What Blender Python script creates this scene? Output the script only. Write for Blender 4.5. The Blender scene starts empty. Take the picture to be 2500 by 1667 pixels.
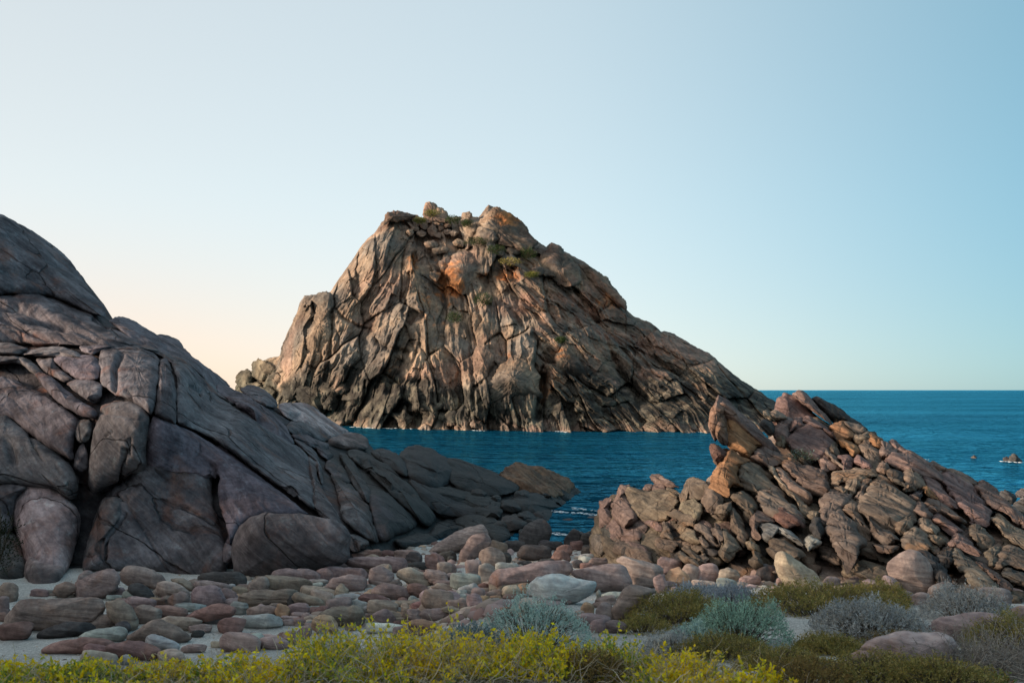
import bpy, math, random
import numpy as np

# ------------------------------------------------------------------ scene, camera, light
sc = bpy.context.scene
col = sc.collection
HC, FPX, CX, CY = 8.0, 2431.0, 1250.0, 952.0          # eye height, focal length and principal point (photo pixels)

cam = bpy.data.cameras.new('camera')
cam.lens, cam.sensor_width = 35.0, 36.0
cam.shift_y = 118.5 / 2500.0
cam.clip_start, cam.clip_end = 0.1, 90000.0
cam.dof.use_dof = True
cam.dof.focus_distance = 70.0
cam.dof.aperture_fstop = 5.0
camo = bpy.data.objects.new('camera', cam)
camo.location = (0, 0, HC)
camo.rotation_euler = (math.pi / 2, 0, 0)
col.objects.link(camo)
sc.camera = camo

SUN_AZ, SUN_EL = math.radians(-99.0), math.radians(16.0)   # azimuth from the view direction (+Y), negative = left
world = bpy.data.worlds.new('World')
sc.world = world
world.use_nodes = True
wn = world.node_tree
for n in list(wn.nodes):
    wn.nodes.remove(n)
w_out = wn.nodes.new('ShaderNodeOutputWorld')
w_bg = wn.nodes.new('ShaderNodeBackground')
sky = wn.nodes.new('ShaderNodeTexSky')
sky.sky_type = 'NISHITA'
sky.sun_disc = False
sky.sun_elevation = SUN_EL
sky.sun_rotation = SUN_AZ
sky.altitude = 0
sky.air_density, sky.dust_density, sky.ozone_density = 0.6, 0.5, 2.0
w_bg.inputs['Strength'].default_value = 0.12
# hazy evening air: softened contrast, warm and bright towards the sun's side, deeper blue away from it
w_gam = wn.nodes.new('ShaderNodeGamma'); w_gam.inputs[1].default_value = 0.30
w_co = wn.nodes.new('ShaderNodeTexCoord')
w_dot = wn.nodes.new('ShaderNodeVectorMath'); w_dot.operation = 'DOT_PRODUCT'
w_dot.inputs[1].default_value = (math.sin(SUN_AZ), math.cos(SUN_AZ), -0.10)
w_map = wn.nodes.new('ShaderNodeMapRange')
w_map.inputs[1].default_value, w_map.inputs[2].default_value = -1.0, 1.0
w_ramp = wn.nodes.new('ShaderNodeValToRGB'); w_ramp.color_ramp.interpolation = 'B_SPLINE'
cr = w_ramp.color_ramp
cr.elements[0].position, cr.elements[0].color = 0.0, (0.07, 0.25, 0.32, 1)
cr.elements[1].position, cr.elements[1].color = 1.0, (0.76, 0.64, 0.52, 1)
for p_, c_ in ((0.18, (0.17, 0.365, 0.42, 1)), (0.39, (0.71, 0.72, 0.655, 1)), (0.64, (0.71, 0.67, 0.59, 1))):
    e_ = cr.elements.new(p_); e_.color = c_
w_mul = wn.nodes.new('ShaderNodeMix'); w_mul.data_type = 'RGBA'; w_mul.blend_type = 'MULTIPLY'; w_mul.inputs[0].default_value = 1.0
w_sc = wn.nodes.new('ShaderNodeVectorMath'); w_sc.operation = 'SCALE'; w_sc.inputs['Scale'].default_value = 3.39
wn.links.new(sky.outputs[0], w_gam.inputs[0]); wn.links.new(w_co.outputs['Generated'], w_dot.inputs[0])
wn.links.new(w_dot.outputs['Value'], w_map.inputs[0]); wn.links.new(w_map.outputs[0], w_ramp.inputs[0])
wn.links.new(w_gam.outputs[0], w_mul.inputs[6]); wn.links.new(w_ramp.outputs[0], w_mul.inputs[7])
# peach glow low over the horizon on the sun's side
w_sep = wn.nodes.new('ShaderNodeSeparateXYZ'); wn.links.new(w_co.outputs['Generated'], w_sep.inputs[0])
def w_range(src, a0, a1, b0, b1):
    m_ = wn.nodes.new('ShaderNodeMapRange'); m_.interpolation_type = 'SMOOTHSTEP'
    for i_, v_ in enumerate((a0, a1, b0, b1)): m_.inputs[i_ + 1].default_value = v_
    wn.links.new(src, m_.inputs[0]); return m_.outputs[0]
w_f = wn.nodes.new('ShaderNodeMath'); w_f.operation = 'MULTIPLY'
wn.links.new(w_range(w_sep.outputs['Z'], -0.02, 0.20, 1.0, 0.0), w_f.inputs[0]); wn.links.new(w_range(w_map.outputs[0], 0.40, 0.64, 0.34, 1.0), w_f.inputs[1])
w_pk = wn.nodes.new('ShaderNodeMix'); w_pk.data_type = 'RGBA'; w_pk.blend_type = 'MULTIPLY'
w_pk.inputs[7].default_value = (1.03, 0.775, 0.68, 1)
wn.links.new(w_f.outputs[0], w_pk.inputs[0]); wn.links.new(w_mul.outputs[2], w_pk.inputs[6])
wn.links.new(w_pk.outputs[2], w_sc.inputs[0]); wn.links.new(w_sc.outputs[0], w_bg.inputs['Color'])
wn.links.new(w_bg.outputs[0], w_out.inputs[0])

sun = bpy.data.lights.new('sun', 'SUN')
sun.energy = 3.3
sun.angle = math.radians(9.0)
sun.color = (1.0, 0.80, 0.62)
suno = bpy.data.objects.new('sun', sun)
d = np.array([math.sin(SUN_AZ) * math.cos(SUN_EL), math.cos(SUN_AZ) * math.cos(SUN_EL), math.sin(SUN_EL)])
from mathutils import Vector
suno.rotation_euler = Vector((-d[0], -d[1], -d[2])).to_track_quat('-Z', 'Y').to_euler()
suno.location = (-60, -40, 60)
col.objects.link(suno)

sc.view_settings.view_transform = 'Standard'
sc.view_settings.look = 'None'
sc.view_settings.exposure = 1.3
sc.view_settings.gamma = 1.0
sc.render.engine = 'CYCLES'
sc.cycles.max_bounces = 6
sc.cycles.use_denoising = True

rng = np.random.default_rng(7)
random.seed(7)

# ------------------------------------------------------------------ noise
def _h(ix, iy, iz, seed):
    h = (ix.astype(np.uint32) * np.uint32(374761393) + iy.astype(np.uint32) * np.uint32(668265263)
         + iz.astype(np.uint32) * np.uint32(2147483647 - 58) + np.uint32((seed * 2654435761) & 0xffffffff))
    h = (h ^ (h >> np.uint32(13))) * np.uint32(1274126177)
    h = (h ^ (h >> np.uint32(15))) * np.uint32(2246822519)
    return h ^ (h >> np.uint32(16))
_G = np.random.default_rng(1).normal(size=(256, 3)).astype(np.float32)
_G /= np.linalg.norm(_G, axis=1)[:, None]
def gnoise(P, seed=0):
    P = np.asarray(P, dtype=np.float32)
    I = np.floor(P).astype(np.int64)
    F = P - I
    U = F * F * F * (F * (F * 6 - 15) + 10)
    out = np.zeros(len(P), np.float32)
    for dx in (0, 1):
        wx = U[:, 0] if dx else 1 - U[:, 0]
        for dy in (0, 1):
            wy = U[:, 1] if dy else 1 - U[:, 1]
            for dz in (0, 1):
                wz = U[:, 2] if dz else 1 - U[:, 2]
                g = _G[_h(I[:, 0] + dx, I[:, 1] + dy, I[:, 2] + dz, seed) & np.uint32(255)]
                dot = g[:, 0] * (F[:, 0] - dx) + g[:, 1] * (F[:, 1] - dy) + g[:, 2] * (F[:, 2] - dz)
                out += wx * wy * wz * dot
    return out * 1.6
def fbm(P, octaves=4, seed=0, gain=0.5):
    P = np.asarray(P, dtype=np.float32)
    o = np.zeros(len(P), np.float32); a = 1.0
    for k in range(octaves):
        o += a * gnoise(P * (2.03 ** k) + 17.3 * k, seed + k)
        a *= gain
    return o
def hf(h, k):                                      # hash -> float 0..1
    return (((h >> np.uint32(k * 5)) * np.uint32(2654435761)) & np.uint32(0xffff)).astype(np.float32) / 65535.0
def voro2(u, v, seed=0, jit=0.85):
    iu, iv = np.floor(u).astype(np.int64), np.floor(v).astype(np.int64)
    f1 = np.full(len(u), 9.0, np.float32); f2 = f1.copy()
    cid = np.zeros(len(u), np.uint32); du = np.zeros(len(u), np.float32); dv = du.copy()
    for a in (-1, 0, 1):
        for b in (-1, 0, 1):
            h = _h(iu + a, iv + b, iu * 0 + 3, seed)
            x = u - (iu + a + 0.5 + jit * (hf(h, 0) - 0.5)); y = v - (iv + b + 0.5 + jit * (hf(h, 1) - 0.5))
            dd = np.sqrt(x * x + y * y)
            m = dd < f1
            f2 = np.where(m, f1, np.minimum(f2, dd))
            f1 = np.where(m, dd, f1); cid = np.where(m, h, cid); du = np.where(m, x, du); dv = np.where(m, y, dv)
    return f1, f2, cid, du, dv
def sstep(a, b, x):
    t = np.clip((x - a) / (b - a), 0, 1)
    return t * t * (3 - 2 * t)

# ------------------------------------------------------------------ mesh helpers
def unproj(px, py, D):
    px, py, D = np.broadcast_arrays(np.asarray(px, float), np.asarray(py, float), np.asarray(D, float))
    return np.stack([(px - CX) / FPX * D, D, HC - (py - CY) / FPX * D], -1)
def mesh_obj(name, V, F, mat, parent=None, origin=(0, 0, 0), smooth=True, colors=None):
    """V (n,3) world coordinates, F (m,3|4) index array; the object's origin is put at 'origin'."""
    me = bpy.data.meshes.new(name)
    V = np.asarray(V, np.float32) - np.asarray(origin, np.float32)
    F = np.asarray(F, np.int32)
    me.vertices.add(len(V)); me.vertices.foreach_set('co', V.ravel())
    me.loops.add(F.size); me.loops.foreach_set('vertex_index', F.ravel())
    k = F.shape[1]
    me.polygons.add(len(F))
    me.polygons.foreach_set('loop_start', np.arange(0, F.size, k, dtype=np.int32))
    me.polygons.foreach_set('use_smooth', np.full(len(F), smooth))
    if colors is not None:
        c = np.ones((len(V), 4), np.float32); c[:, :3] = colors
        at = me.color_attributes.new('tone', 'FLOAT_COLOR', 'POINT')
        at.data.foreach_set('color', c.ravel())
    me.update(); me.validate()
    me.materials.append(mat)
    o = bpy.data.objects.new(name, me)
    col.objects.link(o)
    if parent is not None:
        o.parent = parent
        o.location = np.asarray(origin) - np.asarray(parent.location)
    else:
        o.location = origin
    return o
def empty(name, loc):
    o = bpy.data.objects.new(name, None); o.location = loc; o.empty_display_size = 0.3
    col.objects.link(o); return o
def tag(o, label=None, cat=None, group=None, kind=None):
    if label: o['label'] = label
    if cat: o['category'] = cat
    if group: o['group'] = group
    if kind: o['kind'] = kind
    return o
def vnormals(V, F):
    a, b, c, e = V[F[:, 0]], V[F[:, 1]], V[F[:, 2]], V[F[:, 3]]
    fn = np.cross(c - a, e - b)
    N = np.zeros_like(V)
    for k in range(4):
        for ax in range(3):
            N[:, ax] += np.bincount(F[:, k], fn[:, ax], len(V))
    return N / (np.linalg.norm(N, axis=1)[:, None] + 1e-9)
def tps(P, z, reg=1e-6):
    """thin plate spline through 2D points -> callable"""
    P = np.asarray(P, float); z = np.asarray(z, float)
    m = P.mean(0); s = P.std(0).max() + 1e-9
    Q = (P - m) / s; n = len(Q)
    def U(r2): return 0.5 * r2 * np.log(r2 + 1e-12)
    K = U(((Q[:, None] - Q[None]) ** 2).sum(-1)) + reg * np.eye(n)
    A = np.zeros((n + 3, n + 3)); A[:n, :n] = K; A[:n, n] = 1; A[:n, n + 1:] = Q; A[n, :n] = 1; A[n + 1:, :n] = Q.T
    w = np.linalg.solve(A, np.concatenate([z, np.zeros(3)]))
    def f(x, y):
        x = np.asarray(x, float); y = np.asarray(y, float); sh = np.broadcast(x, y).shape
        q = (np.stack([np.broadcast_to(x, sh).ravel(), np.broadcast_to(y, sh).ravel()], -1) - m) / s
        o = w[n] + q @ w[n + 1:]
        for k in range(n):
            o = o + w[k] * U(((q - Q[k]) ** 2).sum(-1))
        return o.reshape(sh)
    return f

# ------------------------------------------------------------------ materials
def nd(nt, t, **kw):
    n = nt.nodes.new(t)
    for k, v in kw.items():
        if k.startswith('i_'):
            key = k[2:]
            n.inputs[int(key) if key.isdigit() else key].default_value = v
        else:
            setattr(n, k, v)
    return n
def ramp(nt, src, p0, p1, c0=(0, 0, 0, 1), c1=(1, 1, 1, 1), ease='EASE'):
    r = nt.nodes.new('ShaderNodeValToRGB')
    r.color_ramp.interpolation = ease
    r.color_ramp.elements[0].position, r.color_ramp.elements[1].position = p0, p1
    r.color_ramp.elements[0].color, r.color_ramp.elements[1].color = c0, c1
    nt.links.new(src, r.inputs[0]); return r.outputs[0]
def mix(nt, mode, fac, a, b):
    m = nt.nodes.new('ShaderNodeMix'); m.data_type = 'RGBA'; m.blend_type = mode
    for sock, v in ((m.inputs[0], fac), (m.inputs[6], a), (m.inputs[7], b)):
        if hasattr(v, 'is_linked') or isinstance(v, bpy.types.NodeSocket): nt.links.new(v, sock)
        else: sock.default_value = v
    return m.outputs[2]
def noise(nt, vec, scale, detail=5.0, rough=0.55, dist=0.0):
    n = nt.nodes.new('ShaderNodeTexNoise'); n.inputs['Scale'].default_value = scale
    n.inputs['Detail'].default_value = detail; n.inputs['Roughness'].default_value = rough; n.inputs['Distortion'].default_value = dist
    nt.links.new(vec, n.inputs['Vector']); return n.outputs['Fac']
def new_mat(name):
    m = bpy.data.materials.new(name); m.use_nodes = True
    nt = m.node_tree
    b = nt.nodes['Principled BSDF']
    return m, nt, b
def rock_material(name, size=1.0, rot=(0, 0, 0), stretch=(1, 1, 5), streak=0.35, mottle=0.35, stain=0.25,
                  stain_col=(0.30, 0.13, 0.055, 1), lichen=0.25, lichen_col=(1.7, 1.8, 1.75, 1), use_tone=False,
                  bump=1.0, wet=None, rough=0.85, crack=0.0, csize=None, cstretch=(0.3, 0.6, 1.0), cdark=0.55):
    """size: metres of the main mottling; rot/stretch: foliation frame; tone from object colour or from the mesh's 'tone'."""
    m, nt, b = new_mat(name)
    pos = nt.nodes.new('ShaderNodeNewGeometry').outputs['Position']
    if use_tone:
        a = nd(nt, 'ShaderNodeAttribute', attribute_name='tone'); base = a.outputs['Color']
    else:
        base = nt.nodes.new('ShaderNodeObjectInfo').outputs['Color']
    mp = nt.nodes.new('ShaderNodeMapping'); mp.vector_type = 'TEXTURE'
    mp.inputs['Rotation'].default_value = rot
    mp.inputs['Scale'].default_value = (1 / stretch[0], 1 / stretch[1], 1 / stretch[2])
    nt.links.new(pos, mp.inputs['Vector'])
    fol = mp.outputs[0]
    n1 = noise(nt, pos, 0.6 / size, 6, 0.6, 0.4)
    n2 = noise(nt, fol, 0.9 / size, 6, 0.62, 0.6)
    n3 = noise(nt, pos, 5.0 / size, 5, 0.65)
    n4 = noise(nt, pos, 0.33 / size, 7, 0.62, 0.8)
    n5 = noise(nt, pos, 22.0 / size, 4, 0.7)
    lo, hi = 1 - mottle, 1 + mottle
    c = mix(nt, 'MULTIPLY', 1.0, base, ramp(nt, n1, 0.3, 0.72, (lo, lo, lo * 1.02, 1), (hi, hi * 0.98, hi * 0.95, 1)))
    lo, hi = 1 - streak, 1 + streak * 0.7
    c = mix(nt, 'MULTIPLY', 1.0, c, ramp(nt, n2, 0.32, 0.68, (lo, lo * 0.98, lo, 1), (hi, hi, hi, 1)))
    c = mix(nt, 'MULTIPLY', 1.0, c, ramp(nt, n3, 0.25, 0.75, (0.72, 0.71, 0.72, 1), (1.25, 1.25, 1.22, 1)))
    if stain > 0:
        f = ramp(nt, n4, 0.60 - stain * 0.25, 0.78 - stain * 0.15, (0, 0, 0, 1), (0.7, 0.7, 0.7, 1))
        c = mix(nt, 'MIX', f, c, mix(nt, 'MULTIPLY', 1.0, stain_col, ramp(nt, n3, 0.2, 0.8, (0.6, 0.6, 0.6, 1), (1.4, 1.4, 1.4, 1))))
    if lichen > 0:
        n6 = noise(nt, pos, 2.6 / size, 8, 0.72, 0.3)
        f = ramp(nt, n6, 0.62 - lichen * 0.15, 0.72 - lichen * 0.1, (0, 0, 0, 1), (0.55, 0.55, 0.55, 1))
        c = mix(nt, 'MIX', f, c, mix(nt, 'MULTIPLY', 1.0, c, lichen_col))
    if wet is not None:                                     # dark algae-coated zone above the water line (z0..z1 metres)
        sep = nd(nt, 'ShaderNodeSeparateXYZ'); nt.links.new(pos, sep.inputs[0])
        ad = nd(nt, 'ShaderNodeMath', operation='MULTIPLY_ADD'); nt.links.new(n1, ad.inputs[0])
        sea = nd(nt, 'ShaderNodeMapRange'); nt.links.new(sep.outputs['Y'], sea.inputs[0])      # the splash zone reaches higher on the seaward side
        for i_, v_ in ((1, 41.0), (2, 62.0), (3, 0.0), (4, wet[3])): sea.inputs[i_].default_value = v_
        sb = nd(nt, 'ShaderNodeMath', operation='SUBTRACT'); nt.links.new(sep.outputs['Z'], sb.inputs[0]); nt.links.new(sea.outputs[0], sb.inputs[1])
        ad.inputs[1].default_value = wet[2]; nt.links.new(sb.outputs[0], ad.inputs[2])
        mr = nd(nt, 'ShaderNodeMapRange'); nt.links.new(ad.outputs[0], mr.inputs[0])
        mr.inputs[1].default_value = wet[0] + wet[2] * 0.5; mr.inputs[2].default_value = wet[1] + wet[2] * 0.5
        mr.inputs[3].default_value = 0.9; mr.inputs[4].default_value = 0.0
        c = mix(nt, 'MIX', mr.outputs[0], c, (0.022, 0.024, 0.024, 1))
        rr = nd(nt, 'ShaderNodeMapRange'); nt.links.new(mr.outputs[0], rr.inputs[0])
        rr.inputs[3].default_value = rough; rr.inputs[4].default_value = 0.6
        nt.links.new(rr.outputs[0], b.inputs['Roughness'])
    else:
        b.inputs['Roughness'].default_value = rough
    b.inputs['Specular IOR Level'].default_value = 0.10
    nt.links.new(c, b.inputs['Base Color'])
    # relief: foliation, grain and pits
    def bmp(h, dist, prev=None):
        bn = nt.nodes.new('ShaderNodeBump'); bn.inputs['Strength'].default_value = 1.0
        bn.inputs['Distance'].default_value = dist
        nt.links.new(h, bn.inputs['Height'])
        if prev is not None: nt.links.new(prev, bn.inputs['Normal'])
        return bn.outputs[0]
    nb = bmp(n2, 0.10 * size * bump)
    nb = bmp(n3, 0.055 * size * bump, nb)
    nb = bmp(n5, 0.012 * size * bump, nb)
    if crack > 0:                                           # joints: long thin fractures along the foliation, open by a few centimetres
        cs_ = csize or size
        cm = nt.nodes.new('ShaderNodeMapping'); cm.vector_type = 'TEXTURE'; cm.inputs['Rotation'].default_value = rot
        cm.inputs['Scale'].default_value = (cs_ / cstretch[0], cs_ / cstretch[1], cs_ / cstretch[2])
        nz = nt.nodes.new('ShaderNodeTexNoise'); nz.inputs['Scale'].default_value = 1.1 / cs_; nz.inputs['Detail'].default_value = 5
        nt.links.new(pos, nz.inputs['Vector'])
        wv = nt.nodes.new('ShaderNodeVectorMath'); wv.operation = 'MULTIPLY_ADD'; wv.inputs[1].default_value = (0.22 * cs_,) * 3
        nt.links.new(nz.outputs['Color'], wv.inputs[0]); nt.links.new(pos, wv.inputs[2])
        nt.links.new(wv.outputs[0], cm.inputs['Vector'])
        vo = nt.nodes.new('ShaderNodeTexVoronoi'); vo.feature = 'DISTANCE_TO_EDGE'; vo.inputs['Scale'].default_value = 1.0
        nt.links.new(cm.outputs[0], vo.inputs['Vector'])
        wd = nd(nt, 'ShaderNodeMath', operation='MULTIPLY'); nt.links.new(vo.outputs['Distance'], wd.inputs[0])
        nt.links.new(ramp(nt, n4, 0.42, 0.62, (6, 6, 6, 1), (1, 1, 1, 1)), wd.inputs[1])      # many joints stay closed
        ln = ramp(nt, wd.outputs[0], 0.0, 0.035)
        nb = bmp(ln, 0.10 * cs_ * crack, nb)
        c2 = mix(nt, 'MULTIPLY', 1.0, c, ramp(nt, ln, 0.0, 0.8, (cdark, cdark * 0.95, cdark * 0.92, 1), (1, 1, 1, 1)))
        nt.links.new(c2, b.inputs['Base Color'])
    nt.links.new(nb, b.inputs['Normal'])
    return m
def leaf_material(name, rough=0.6, trans=0.25):
    m, nt, b = new_mat(name)
    a = nd(nt, 'ShaderNodeAttribute', attribute_name='tone')
    nt.links.new(a.outputs['Color'], b.inputs['Base Color'])
    b.inputs['Roughness'].default_value = rough
    b.inputs['Specular IOR Level'].default_value = 0.12
    tr = nt.nodes.new('ShaderNodeBsdfTranslucent'); nt.links.new(a.outputs['Color'], tr.inputs['Color'])
    mx = nt.nodes.new('ShaderNodeMixShader'); mx.inputs[0].default_value = trans
    nt.links.new(b.outputs[0], mx.inputs[1]); nt.links.new(tr.outputs[0], mx.inputs[2])
    nt.links.new(mx.outputs[0], nt.nodes['Material Output'].inputs['Surface'])
    return m
M = {}
DIP = math.radians(38)
M['beach_rock'] = rock_material('beach_rock', 0.8, (0, 0.15, 0), (0.6, 0.6, 6), 0.28, 0.25, 0.12, (0.24, 0.11, 0.06, 1), 0.18, (1.6, 1.7, 1.7, 1), bump=0.7)
M['headland_rock'] = rock_material('headland_rock', 1.1, (0, DIP, 0), (0.5, 0.7, 5), 0.38, 0.46, 0.34, (0.20, 0.085, 0.055, 1), 0.45, (1.5, 1.9, 1.9, 1),
                                   bump=1.0, crack=0.5, csize=3.4, cdark=0.68, wet=(0.3, 1.7, 2.6, 3.4))
M['ridge_rock'] = rock_material('ridge_rock', 1.1, (0, DIP, 0), (0.45, 0.8, 7), 0.34, 0.3, 0.22, (0.27, 0.14, 0.065, 1), 0.25, (1.6, 1.65, 1.55, 1), bump=1.0, crack=0.5, csize=0.9, cstretch=(0.5, 0.7, 1.2))
M['island_rock'] = rock_material('island_rock', 5.0, (0, math.radians(20), 0), (1.0, 1.0, 0.6), 0.30, 0.32, 0.0, lichen=0.2, lichen_col=(1.5, 1.5, 1.45, 1), use_tone=True, bump=1.1, crack=0.0)
M['leaf'] = leaf_material('leaf')
M['twig'] = leaf_material('twig', 0.8, 0.0)

# ------------------------------------------------------------------ ground
_PL = np.array([(-60, 9.0), (-8, 6.9), (0, 6.3), (9, 5.2), (11, 4.85), (13, 3.9), (17, 2.5), (22, 1.75), (30, 1.35), (37, 1.1), (46, 0.55), (54, 0.0), (62, -1.0), (80, -3.0), (100, -5)])
_PR = np.array([(-60, 9.5), (-8, 7.0), (0, 6.3), (9, 5.28), (11.5, 4.86), (13.5, 4.6), (15.5, 4.38), (17.5, 4.15), (19.5, 3.85), (22, 3.0), (26, 2.2), (31, 1.8), (38, 1.2), (48, 0.3), (54, -0.2), (62, -1.2), (80, -3.0), (100, -5)])
def ground_z(x, y):
    x = np.asarray(x, float); y = np.asarray(y, float)
    zl = np.interp(y, _PL[:, 0], _PL[:, 1]); zr = np.interp(y, _PR[:, 0], _PR[:, 1])
    w = sstep(-2.4, 0.2, x + 0.06 * (y - 12))
    z = zl * (1 - w) + zr * w
    z = z + 20.0 * sstep(0, 46, -x - 0.56 * y - 4.0) * (1 - sstep(70, 92, y))  # unseen hill beyond the left edge, added and sized to shade the foreground
    sh = np.broadcast(x, y).shape
    P = np.stack([np.broadcast_to(x, sh).ravel(), np.broadcast_to(y, sh).ravel(), np.zeros(sh).ravel()], -1)
    n = fbm(P * 0.35, 3, 5) * 0.10 + fbm(P * 1.7, 2, 9) * 0.025
    return z + n.reshape(sh)
def ground_hit(px, py):
    """depth at which the ray through a photo pixel meets the ground"""
    D = np.linspace(7.5, 75, 1400)
    P = unproj(px, py, D)
    below = P[:, 2] < ground_z(P[:, 0], P[:, 1])
    k = int(np.argmax(below)) if below.any() else len(D) - 1
    return float(D[k])

def axis(a, b, dense, step, grow):
    """grid line positions, 'step' apart inside dense=(d0,d1), growing outside"""
    v = list(np.arange(dense[0], dense[1] + 1e-6, step))
    s = step
    while v[-1] < b: s *= grow; v.append(v[-1] + s)
    s = step
    while v[0] > a: s *= grow; v.insert(0, v[0] - s)
    return np.array(v)
gx = axis(-130, 90, (-19, 17), 0.2, 1.14)
gy = axis(-90, 105, (8, 46), 0.28, 1.14)
GX, GY = np.meshgrid(gx, gy)
GZ = ground_z(GX, GY)
def grid_faces(nr, nc):
    i = np.arange(nr * nc).reshape(nr, nc)
    return np.stack([i[:-1, :-1], i[:-1, 1:], i[1:, 1:], i[1:, :-1]], -1).reshape(-1, 4)
m, nt, b = new_mat('beach_sand')
pos = nt.nodes.new('ShaderNodeNewGeometry').outputs['Position']
s1, s2, s3 = noise(nt, pos, 0.5, 5, 0.6), noise(nt, pos, 14, 5, 0.75), noise(nt, pos, 60, 3, 0.7)
c = ramp(nt, s1, 0.3, 0.7, (0.48, 0.47, 0.44, 1), (0.72, 0.70, 0.66, 1))
c = mix(nt, 'MULTIPLY', 1.0, c, ramp(nt, s2, 0.3, 0.7, (0.62, 0.62, 0.62, 1), (1.2, 1.2, 1.2, 1)))
c = mix(nt, 'MULTIPLY', 1.0, c, ramp(nt, s3, 0.35, 0.6, (0.6, 0.58, 0.56, 1), (1.1, 1.1, 1.1, 1)))
nt.links.new(c, b.inputs['Base Color']); b.inputs['Roughness'].default_value = 0.95; b.inputs['Specular IOR Level'].default_value = 0.15
b1 = nt.nodes.new('ShaderNodeBump'); b1.inputs['Distance'].default_value = 0.05; nt.links.new(s2, b1.inputs['Height'])
b2 = nt.nodes.new('ShaderNodeBump'); b2.inputs['Distance'].default_value = 0.012; nt.links.new(s3, b2.inputs['Height']); nt.links.new(b1.outputs[0], b2.inputs['Normal'])
nt.links.new(b2.outputs[0], b.inputs['Normal'])
M['sand'] = m
ground = mesh_obj('ground', np.stack([GX.ravel(), GY.ravel(), GZ.ravel()], -1), grid_faces(len(gy), len(gx)), M['sand'])
tag(ground, kind='structure')

# ------------------------------------------------------------------ sea
m, nt, b = new_mat('sea_water')
geo = nt.nodes.new('ShaderNodeNewGeometry')
nt.nodes.remove(b)
w_dif = nt.nodes.new('ShaderNodeBsdfDiffuse'); w_dif.inputs['Color'].default_value = (0.002, 0.045, 0.085, 1)
w_glo = nt.nodes.new('ShaderNodeBsdfGlossy'); w_glo.inputs['Color'].default_value = (0.15, 0.68, 0.96, 1); w_glo.inputs['Roughness'].default_value = 0.10
w_fr = nt.nodes.new('ShaderNodeFresnel'); w_fr.inputs['IOR'].default_value = 1.333
w_mr = nt.nodes.new('ShaderNodeMapRange'); w_mr.inputs[1].default_value, w_mr.inputs[2].default_value = 0.02, 0.7
w_mr.inputs[3].default_value, w_mr.inputs[4].default_value = 0.0, 0.66
w_mx = nt.nodes.new('ShaderNodeMixShader')
wp = nt.nodes.new('ShaderNodeMapping'); wp.inputs['Scale'].default_value = (0.35, 1, 1); nt.links.new(geo.outputs['Position'], wp.inputs['Vector'])
w_pt = nd(nt, 'ShaderNodeMath', operation='MULTIPLY')                       # wind patches: rougher and smoother water
nt.links.new(ramp(nt, noise(nt, wp.outputs[0], 0.016, 4, 0.6), 0.32, 0.68, (0.68, 0.68, 0.68, 1), (1.25, 1.25, 1.25, 1)), w_pt.inputs[0]); nt.links.new(w_mr.outputs[0], w_pt.inputs[1])
nt.links.new(w_fr.outputs[0], w_mr.inputs[0]); nt.links.new(w_pt.outputs[0], w_mx.inputs[0])
nt.links.new(w_dif.outputs[0], w_mx.inputs[1]); nt.links.new(w_glo.outputs[0], w_mx.inputs[2])
nt.links.new(w_mx.outputs[0], nt.nodes['Material Output'].inputs['Surface'])
def wave_bump(scale, stretch, dist, detail, prev=None, rotz=0.2, rough=0.6):
    mp = nt.nodes.new('ShaderNodeMapping'); mp.inputs['Scale'].default_value = (stretch, 1, 1); mp.inputs['Rotation'].default_value = (0, 0, rotz)
    nt.links.new(geo.outputs['Position'], mp.inputs['Vector'])
    h = noise(nt, mp.outputs[0], scale, detail, rough)
    bn = nt.nodes.new('ShaderNodeBump'); bn.inputs['Distance'].default_value = dist
    nt.links.new(h, bn.inputs['Height'])
    if prev is not None: nt.links.new(prev, bn.inputs['Normal'])
    return bn.outputs[0]
w = wave_bump(0.05, 0.30, 3.2, 2)
w = wave_bump(0.30, 0.60, 1.9, 2, w, -0.12, 0.5)
w = wave_bump(1.1, 0.80, 0.42, 2, w, 0.25, 0.5)
for n_ in (w_dif, w_glo, w_fr):
    nt.links.new(w, n_.inputs['Normal'])
M['water'] = m
wx = axis(-42000, 42000, (-60, 60), 2.0, 1.2)
wy = axis(40, 60000, (45, 300), 0.9, 1.12)
WX, WY = np.meshgrid(wx, wy)
PW = np.stack([WX.ravel() * 0.6, WY.ravel(), np.zeros(WX.size)], -1)
fade = np.clip(1.3 - WY.ravel() / 400, 0, 1)
WZ = (0.16 * gnoise(PW * 0.055, 41) + 0.09 * gnoise(PW * 0.16, 42) + 0.05 * gnoise(PW * 0.45, 43)) * fade
sea = mesh_obj('sea', np.stack([WX.ravel(), WY.ravel(), WZ], -1), grid_faces(len(wy), len(wx)), M['water'])
tag(sea, kind='structure')

# ------------------------------------------------------------------ rock builders
COL = {'r': (0.241, 0.153, 0.137), 'b': (0.260, 0.207, 0.176), 'g': (0.345, 0.360, 0.345), 't': (0.373, 0.309, 0.256), 'k': (0.085, 0.080, 0.080),
       'o': (0.422, 0.284, 0.193), 'w': (0.54, 0.55, 0.52), 'm': (0.314, 0.238, 0.227), 'h': (0.122, 0.110, 0.120), 's': (0.270, 0.218, 0.193)}
def frame(zx0, zy0, k):
    return lambda pts: np.array([(zx0 + k * a, zy0 + k * b) for a, b in pts], float)
Z1 = frame(550, 450, .4018); Z2 = frame(1200, 480, .3826); Z3 = frame(0, 500, .3189); Z4 = frame(0, 900, .3507)
Z5 = frame(500, 900, .3827); Z6 = frame(1300, 1120, .2551); Z7 = frame(1700, 940, .3444); Z8 = frame(1400, 1350, .4677); Z9 = frame(1700, 900, .3401)
B1 = frame(0, 1300, .2976); B2 = frame(600, 1300, .2341); B3 = frame(1000, 1250, .2660)

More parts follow.
